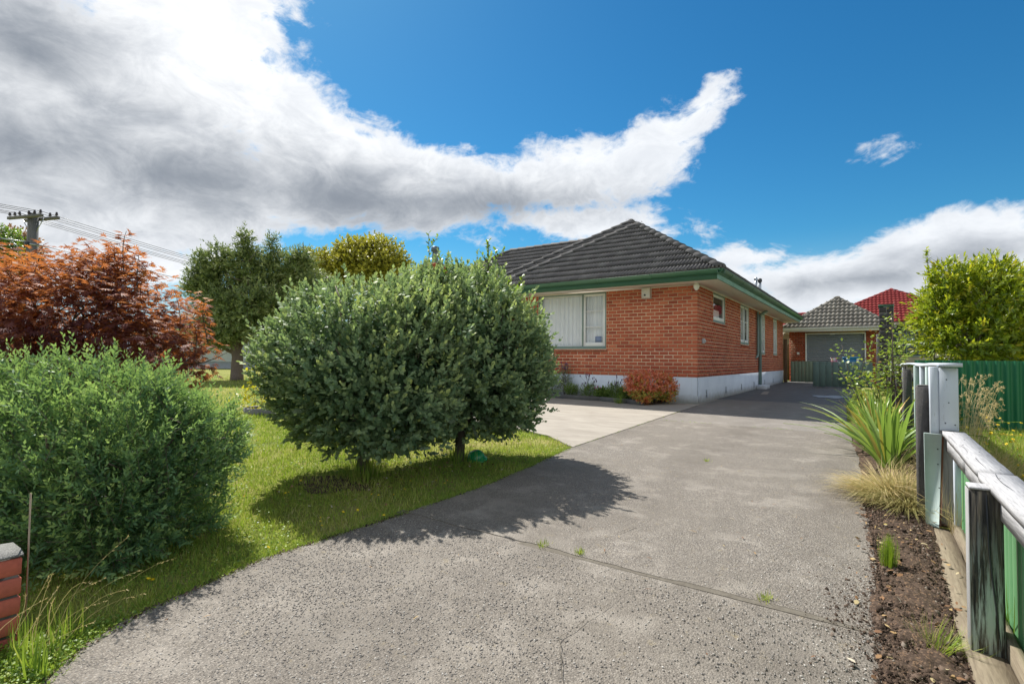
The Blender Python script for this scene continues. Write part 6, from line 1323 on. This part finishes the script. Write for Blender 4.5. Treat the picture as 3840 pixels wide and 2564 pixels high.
# ---- shrubs in the bed under the window
NAN = leafmat('nandina_leaf', [(0, (.22, .32, .05)), (.3, (.42, .42, .07)), (.5, (.66, .18, .07)), (.8, (.80, .22, .14)), (1, (.85, .42, .30))], (.9, .3, .10), .4, .45, .35)
root = empty('nandina_bush', g3(-.93, -.5), label='low rounded bush with red and lime leaves at the house corner', cat='shrub'); m = MB()
NBB = [(-.95, -.52, .40, .48, .42, .36), (-.62, -.38, .36, .30, .28, .32), (-1.2, -.62, .42, .30, .30, .30), (-.95, -.86, .2, .24, .2, .2)]
P, o = shell(NBB, 2600, .6, 1.06, .14, None, 5.); vb = np.clip(.25 + .45 * (P[:, 2] > .28) + .25 * wob(P, 6.) + RNG.normal(0, .2, len(P)), 0, 1); twig_leaves(m, P, o, 6, .07, .044, .022, OVAL, .4, .9, vbase=vb, tipyoung=.1); part_at(m, 'foliage', NAN, root, kind='stuff')
for k in range(8):
    b = MB(); b.tube(curve(g3(-.93 + RNG.normal(0, .06), -.5 + RNG.normal(0, .06)), P[RNG.integers(len(P))], 6, .08), np.linspace(.010, .003, 6), 5); part_at(b, 'stem', BARKD, root, True)
def bedplant(x, y, r, h, mat, label, n=260, L=.05, W=.008, tmpl=None, name='bed_plant', upb=1.1, flowers=None, sp=.6, vm=.4):
    root = empty(name, g3(x, y, .03), label=label, cat='plant'); m = MB(); b = np.array(g3(x, y, .03)); P, o = shell([(x, y, b[2] + h * .5, r, r * .8, h * .55)], n, .3, 1.05, .2, b[2] - .02, 5.); twig_leaves(m, P, o, 7, L * 1.6, L, W, tmpl or NEEDLE, upb, sp, vbase=np.clip(RNG.normal(vm, .2, len(P)), 0, 1)); part_at(m, 'foliage', mat, root, kind='stuff')
    m = MB()
    for k in range(7): m.tube(curve(b - (0, 0, .02), P[RNG.integers(len(P))], 5, .06), np.linspace(.006, .002, 5), 4)
    part_at(m, 'stems', BARKD, root, kind='stuff')
    if flowers:
        fm, nf, up = flowers
        m = MB(); st = MB()
        for k in range(nf):
            e = b + (RNG.normal(0, r * .5), RNG.normal(0, r * .4), h * RNG.uniform(1.0, 1.0 + up)); st.tube(curve(b + (RNG.normal(0, r * .3), 0, h * .5), e, 5, .04), .0025, 4); lathe(m, [(.001, e[2] - .03), (.011, e[2] - .02), (.012, e[2] + .01), (.001, e[2] + .03)], e[0], e[1], 6)
        part_at(st, 'flower_stalks', BARKD, root, kind='stuff'); part_at(m, 'flower_heads', fm, root, kind='stuff')
SAGE = leafmat('sage_leaf', [(0, (.10, .13, .06)), (.5, (.20, .24, .12)), (1, (.34, .36, .20))], (.25, .3, .1), .6, .3, .25)
MIDG = leafmat('bed_green_leaf', [(0, (.07, .12, .025)), (.5, (.15, .24, .05)), (1, (.30, .38, .08))], (.22, .34, .04), .5, .4, .33)
LAVF = paint('lavender_flower', (.13, .07, .16), (.10, .05, .11), .8); PINKF = paint('pink_flower', (.45, .04, .20), (.35, .03, .15), .7)
bedplant(-3.35, -.22, .20, .72, SAGE, 'tall grey lavender with purple heads against the white plinth', 300, .05, .007, flowers=(LAVF, 22, .25))
bedplant(-3.78, -.25, .30, .62, SAGE, 'pale sage green bush beside the lavender', 420, .05, .009)
bedplant(-3.1, -.32, .22, .34, MIDG, 'low mid green plant in front of the lavender', 260, .05, .010)
bedplant(-2.6, -.3, .26, .36, MIDG, 'dark lavender clump with dry flower stalks', 300, .05, .008, flowers=(LAVF, 18, .7))
bedplant(-2.2, -.36, .24, .26, MIDG, 'small leafy plant with a pink flower in the bed', 240, .045, .022, OVAL, flowers=(PINKF, 3, .5))
bedplant(-1.85, -.42, .26, .38, MIDG, 'untidy green plant left of the red and lime bush', 320, .055, .010, flowers=(LAVF, 8, .6))
bedplant(-1.5, -.5, .24, .32, MIDG, 'grassy green plant touching the red and lime bush', 320, .07, .007, LONG)
tuft(-1.55, -.86, 120, .20, .004, .05, GRS, 'grass spilling over the kerb beside the red and lime bush', lean=1.2, vm=.4)
bedplant(-4.2, -.28, .24, .34, leafmat('yellow_bed', [(0, (.16, .20, .02)), (1, (.45, .42, .03))], (.4, .4, .03), .5, .4, .3), 'yellow flowered plant half hidden by the taller shrub', 260, .04, .02, OVAL)

# ---------------------------------------------------------------- lawn
def frustum(x, y, m_=.06):
    v = np.stack([x - CAM[0], y - CAM[1]], -1); d = v @ FH[:2]; s = v @ RH[:2]; return (d > 1.6) & (np.abs(s) < d * (.985 + m_)), d
def lawn_patch(n, inside, x0, x1, y0, y1, name, hb=.040, label=None, dref=3.4, vm=.5, wmul=1.):
    x = RNG.uniform(x0, x1, n); y = RNG.uniform(y0, y1, n); ok, d = frustum(x, y); ok &= inside(x, y) & (RNG.random(n) < np.clip((dref / d) ** 1.6, .02, 1)); x, y, d = x[ok], y[ok], d[ok]; n = len(x)
    P = np.stack([x, y, gz(y) - .022], -1); pat = wob(P, 1.6); pat2 = wob(P, 5.)
    bare = RNG.random(n) < np.clip(pat2 * .9 + pat * .5 - .3, 0, .85); P = P[~bare]; d = d[~bare]; pat = pat[~bare]; pat2 = pat2[~bare]; n = len(P)
    th = RNG.uniform(0, 6.28, n); ln = RNG.uniform(.25, 1.3, n); D = np.stack([np.cos(th) * ln, np.sin(th) * ln, np.ones(n)], -1); Nn = -np.stack([np.cos(th), np.sin(th), 0 * th], -1) + RNG.normal(0, .4, (n, 3))
    h = hb * RNG.uniform(.5, 1.5, n) * (1 + .35 * pat2 + .1 * pat).clip(.5, 1.8) * (1 + (d - 3).clip(0, 8) * .03); w = (.0034 + .0009 * (d - 2).clip(0, 10)) * RNG.uniform(.7, 1.4, n) * wmul
    m = MB(); m.leaves(P, D, Nn, h, w, BLADE, np.clip(vm + .04 + .26 * pat + .14 * pat2 + RNG.normal(0, .16, n), 0, 1)); m.build(name, GRS, kind='stuff', label=label or 'short lawn grass', cat='grass'); return n
def in_left(x, y):
    yl = np.interp(x, [-40, -9, -3, -1.26, -.59, .08, 1], [-4.9, -4.9, -5.0, -5.32, -5.62, -6.17, -6.2]); edge = lawn_x(y) + .015 * np.sin(y * 31) + .012 * np.sin(y * 67)
    ring = (x + 7.1) ** 2 + (y + 6.25) ** 2 > .16
    return (x < edge) & ((y < yl) | (x < -9.2)) & ring & ~((x < px_ + .01) & (x > px_ - .25) & (y < py_ + .01))
lawn_patch(420000, in_left, -7.5, 1.2, -13.4, -4.9, 'lawn_grass', .036, 'short sunlit lawn grass left of the drive')
lawn_patch(90000, in_left, -22, -5.5, -9, 6, 'lawn_grass', .05, 'far lawn grass towards the evergreen tree', 7., .62, 1.6)
lawn_patch(120000, lambda x, y: (x > 3.93) & (y < -1.55), 3.9, 7.6, -9, -1.55, 'lawn_grass', .075, 'longer grass in the yard behind the low fence', 4.2, .55, 1.3)
# taller growth on the lawn lip along the concrete, and around the trunks
n = 9000; y = RNG.uniform(-12.3, -6.2, n); x = lawn_x(y) - np.abs(RNG.normal(0, .06, n)) + .02; ok, d = frustum(x, y); x, y = x[ok], y[ok]; n = len(x); th = RNG.uniform(0, 6.28, n); P = np.stack([x, y, gz(y) - .02], -1)
m = MB(); m.leaves(P, np.stack([np.cos(th) + .4, np.sin(th), np.full(n, .8)], -1), rdir(n) + (0, 0, .5), RNG.uniform(.02, .065, n), RNG.uniform(.003, .006, n), BLADE, np.clip(RNG.normal(.5, .2, n), 0, 1)); m.build('verge_grass', GRS, kind='stuff', label='ragged grass lip along the concrete', cat='grass')
for (x, y, n_, h_) in ((-1.05, -8.65, 420, .16), (-.66, -7.62, 300, .14), (-.9, -8.75, 200, .12)): tuft(x, y, n_, h_, .005, .16, GRS, 'longer grass around the %s shrub trunk' % ('leaning' if h_ == .16 else ('taller' if h_ == .14 else 'leaning, on its drive side,')), lean=.6, vm=.5)
# clover-like broad weeds
CLV = leafmat('weed_leaf', [(0, (.07, .14, .02)), (.5, (.18, .29, .035)), (1, (.38, .46, .05))], (.28, .44, .03), .5, .4, .35)
n = 26000; x = RNG.uniform(-4, .5, n); y = RNG.uniform(-12.6, -5.4, n); P = np.stack([x, y, 0 * x], -1); ok, d = frustum(x, y); ok &= in_left(x, y) & (wob(P, 2.6) + RNG.normal(0, .3, n) > .35) & (RNG.random(n) < (3.4 / d) ** 1.2); x, y = x[ok], y[ok]; n = len(x); P = np.stack([x, y, gz(y) + RNG.uniform(-.015, .02, n)], -1)
m = MB(); m.leaves(P, rdir(n) * (1, 1, .35), np.tile([0, 0, 1.], (n, 1)) + RNG.normal(0, .35, (n, 3)), RNG.uniform(.010, .022, n), RNG.uniform(.009, .018, n), OVAL, RNG.random(n)); m.build('lawn_weeds', CLV, kind='stuff', label='low clover and weeds in the lawn', cat='weeds')
# weeds at the foot of the pier: a sunlit mat, stalks and flat leaves
n = 5200; x = px_ + .02 + np.abs(RNG.normal(0, .26, n)); y = py_ + RNG.normal(-.12, .22, n); ok = x < lawn_x(y) + .05; x, y = x[ok], y[ok]; n = len(x); P = np.stack([x, y, gz(y) + RNG.uniform(-.02, .03, n)], -1)
m = MB(); m.leaves(P, rdir(n) * (1, 1, .5) + (0, 0, .25), np.tile([0, 0, 1.], (n, 1)) + RNG.normal(0, .4, (n, 3)), RNG.uniform(.008, .02, n), RNG.uniform(.007, .014, n), OVAL, RNG.random(n)); m.build('weed_mat', CLV, kind='stuff', label='mat of small bright weeds at the foot of the brick pier', cat='weeds')
for (dx, dy, n_, h_, w_, lab) in ((.08, .0, 40, .15, .005, 'long green grass against the brick pier'), (.32, -.02, 44, .15, .010, 'flat rosette of green blades on the drive edge near the pier'), (.12, .14, 40, .15, .005, 'second grass clump behind the pier corner'), (.05, -.3, 50, .16, .005, 'grass clump along the near foot of the pier')): tuft(px_ + dx, py_ + dy, n_, h_, w_, .05, GRS, lab, lean=.75, vm=.4)
root = empty('seed_stalks', g3(px_ + .12, py_ + .05), label='thin dry seed stalks leaning out beside the brick pier', cat='weeds'); m = MB()
for k in range(18):
    b = np.array(g3(px_ + .12 + RNG.normal(0, .06), py_ + RNG.normal(.0, .1))); e = b + np.array([RNG.uniform(-.05, .42), RNG.uniform(-.1, .28), RNG.uniform(.18, .46)]); q = curve(b, e, 8, .05, .12); sdw = np.array([RH[0], RH[1], 0.]) * .0012; j = np.arange(7)
    m.add(np.concatenate([q - sdw, q + sdw]), Q=np.stack([j, 8 + j, 9 + j, j + 1], -1), v=float(RNG.uniform(.2, 1))); s = 9; m.leaves(q[-1] + (q[-3] - q[-1]) * RNG.random(s)[:, None], unit(rdir(s) * .6 + unit(q[-1] - q[-3])), rdir(s), .014, .004, NEEDLE, RNG.uniform(.5, 1, s))
part_at(m, 'stalks', DRY, root, kind='stuff')
m = MB(); st = rp(66, 1240, 2.5); m.tube([g3(st[0], st[1], -.05), (st[0], st[1], rp(64, 1130, 2.5)[2])], .0035, 6); m.build('garden_stake', wood('stake', (.45, .35, .25), (.33, .25, .18), (.15, .11, .08), (8, 8, .8)), label='thin bare wooden stake standing beside the brick pier', cat='stake')

# yellow flowers
YF = paint('yellow_petal', (.75, .55, .01), (.70, .48, .01), .6); STM = paint('flower_stem', (.09, .16, .03))
fm_ = MB(); a_ = np.arange(12) * 2 * math.pi / 12; fm_.leaves(np.zeros((12, 3)), np.stack([np.cos(a_), np.sin(a_), np.full(12, .25)], -1), np.tile([0, 0, 1.], (12, 1)), .013, .008, NEEDLE, .5); lathe(fm_, [(.001, -.004), (.005, 0), (.004, .005), (.001, .006)], 0, 0, 8); FLH = fm_.mesh('flower_head', YF)
sm_ = MB(); sm_.tube([(0, 0, -1), (.0, 0, 0)], [.0016, .0012], 5); FLS = sm_.mesh('flower_stem', STM)
def flower(x, y, h, label, group, sc=1.):
    o = empty('yellow_flower', g3(x, y, -.02), label=label, cat='flower', group=group); s = link('stem', FLS, o, (0, 0, h)); s.scale = (1, 1, h); hd = link('flower_head', FLH, o, (0, 0, h), (RNG.normal(0, .4), RNG.normal(0, .4), RNG.uniform(0, 6))); hd.scale = (sc, sc, sc)
for (px, py) in ((787, 1178), (820, 1170), (868, 1140), (852, 1138), (903, 1133), (928, 1122), (941, 1105), (1000, 1103), (1020, 1112), (1026, 1104), (735, 1200), (738, 1208), (735, 1192), (340, 1333), (350, 1331), (655, 1130), (662, 1128), (700, 1050), (710, 1045), (880, 1185), (690, 1100), (625, 1000), (590, 1010), (560, 1140), (615, 1260)):
    d = FW * FPX + RT * (px * 3840 / 2348 - 1920.) - UP * (py * 3840 / 2348 - 1282.); t_ = 1.
    for _ in range(40): q = CAM + d * t_; t_ *= (.99 - (float(gz(q[1])) + .035)) / (.99 - q[2])
    q = CAM + d * t_; flower(q[0], q[1], RNG.uniform(.05, .075), 'small yellow flower in the lawn', 'yellow flowers in the lawn', RNG.uniform(.8, 1.2))
k = 0
while k < 70:
    x, y = RNG.uniform(3.98, 5.2), RNG.uniform(-7.2, -1.9); ok, d = frustum(np.array([x]), np.array([y]), .0)
    if ok[0]: flower(x, y, RNG.uniform(.14, .32), 'yellow flower in the long grass behind the low fence', 'yellow flowers behind the fence', RNG.uniform(1.3, 2.0)); k += 1
# fallen leaves under the shrubs and along the soil
n = 900; x = np.concatenate([RNG.normal(-.75, .55, 520), RNG.uniform(3.2, 3.78, 380)]); y = np.concatenate([RNG.normal(-8.1, .75, 520), RNG.uniform(-11.5, -6.6, 380)]); ok = (x < lawn_x(y) - .03) | (x > drive_x(y) - .1); x, y = x[ok], y[ok]; n = len(x)
m = MB(); m.leaves(np.stack([x, y, gz(y) + RNG.uniform(.008, .03, n)], -1), rdir(n) * (1, 1, .2), np.tile([0, 0, 1.], (n, 1)) + RNG.normal(0, .3, (n, 3)), RNG.uniform(.015, .05, n), RNG.uniform(.006, .028, n), OVAL, RNG.random(n)); m.build('leaf_litter', BARKM, kind='stuff', label='fallen leaves and bark scraps', cat='litter')
# bare earth patch under the leaning shrub
m = MB(); a_ = np.linspace(0, 6.28, 40)[:-1]; V = [g3(-1.02, -9.15, -.004)] + [g3(-1.02 + .42 * math.cos(q) * (1 + .25 * math.sin(3 * q) + .1 * math.sin(7 * q)), -9.1 + .26 * math.sin(q) * (1 + .2 * math.sin(4 * q)), -.012) for q in a_]; m.add(V, F=[(0, 1 + k, 1 + (k + 1) % 39) for k in range(39)]); m.build('bare_earth', SOIL, kind='structure')
# moss and weeds in the joints of the concrete
n = 700; t = RNG.random(n); sel = RNG.integers(0, 3, n); x = np.where(sel == 0, .6 + 2.4 * t ** .8, np.where(sel == 1, .098, .2 + 2.5 * t)); y = np.where(sel == 0, -9.318 + RNG.normal(0, .006, n), np.where(sel == 1, -6.1 + 5.4 * t, -3.03 + RNG.normal(0, .006, n))); keep = wob(np.stack([x, y, 0 * x], -1), 5.) > .15; x, y = x[keep], y[keep]; n = len(x)
m = MB(); m.leaves(np.stack([x, y, gz(y) + .0], -1), rdir(n) * (1, 1, .6) + (0, 0, .4), rdir(n) + (0, 0, .6), RNG.uniform(.008, .028, n), .006, OVAL, RNG.uniform(.3, 1, n)); m.build('joint_moss', CLV, kind='stuff', label='moss and tiny weeds in the concrete joints', cat='weeds')
for (px, py, lab) in ((1620, 1057, 'tiny grass sprout alone in the middle of the drive'), (1330, 1268, 'pale weed in the crack across the drive'), (1755, 1372, 'small weed tuft in the near crack'), (1245, 1250, 'yellow moss cushion in the crack across the drive')):
    d = FW * FPX + RT * (px * 3840 / 2348 - 1920.) - UP * (py * 3840 / 2348 - 1282.); t_ = 1.
    for _ in range(40): q = CAM + d * t_; t_ *= (.99 - float(gz(q[1]))) / (.99 - q[2])
    q = CAM + d * t_; tuft(q[0], q[1], 60, .04, .004, .02, GRS, lab, 'weeds', 'weed_tuft', lean=1.3, vm=.65)
n = 60; y = RNG.uniform(-11.8, -5, n); x = lawn_x(y) + .1 + (drive_x(y) - lawn_x(y) - .2) * RNG.random(n); m = MB(); m.leaves(np.stack([x, y, gz(y) + .012], -1), rdir(n) * (1, 1, .05), np.tile([0, 0, 1.], (n, 1)), RNG.uniform(.02, .06, n), RNG.uniform(.003, .01, n), OVAL, RNG.random(n)); m.build('drive_litter', BARKM, kind='stuff', label='scattered twigs and leaf scraps on the concrete', cat='litter')

n = 3200; y = RNG.uniform(-12.4, -6.2, n); x = lawn_x(y) + RNG.normal(.004, .016, n); s = RNG.lognormal(-5.2, .5, n).clip(.002, .016); m = MB(); m.leaves(np.stack([x, y, gz(y) - .003], -1), rdir(n) * (1, 1, .3), np.tile([0, 0, 1.], (n, 1)) + RNG.normal(0, .3, (n, 3)), s * 1.6, s, (tv, tt, [(4, 5, 6, 7)]), RNG.random(n)); m.build('verge_dirt', CLOD, kind='stuff', label='crumbs of earth along the lawn edge', cat='earth')
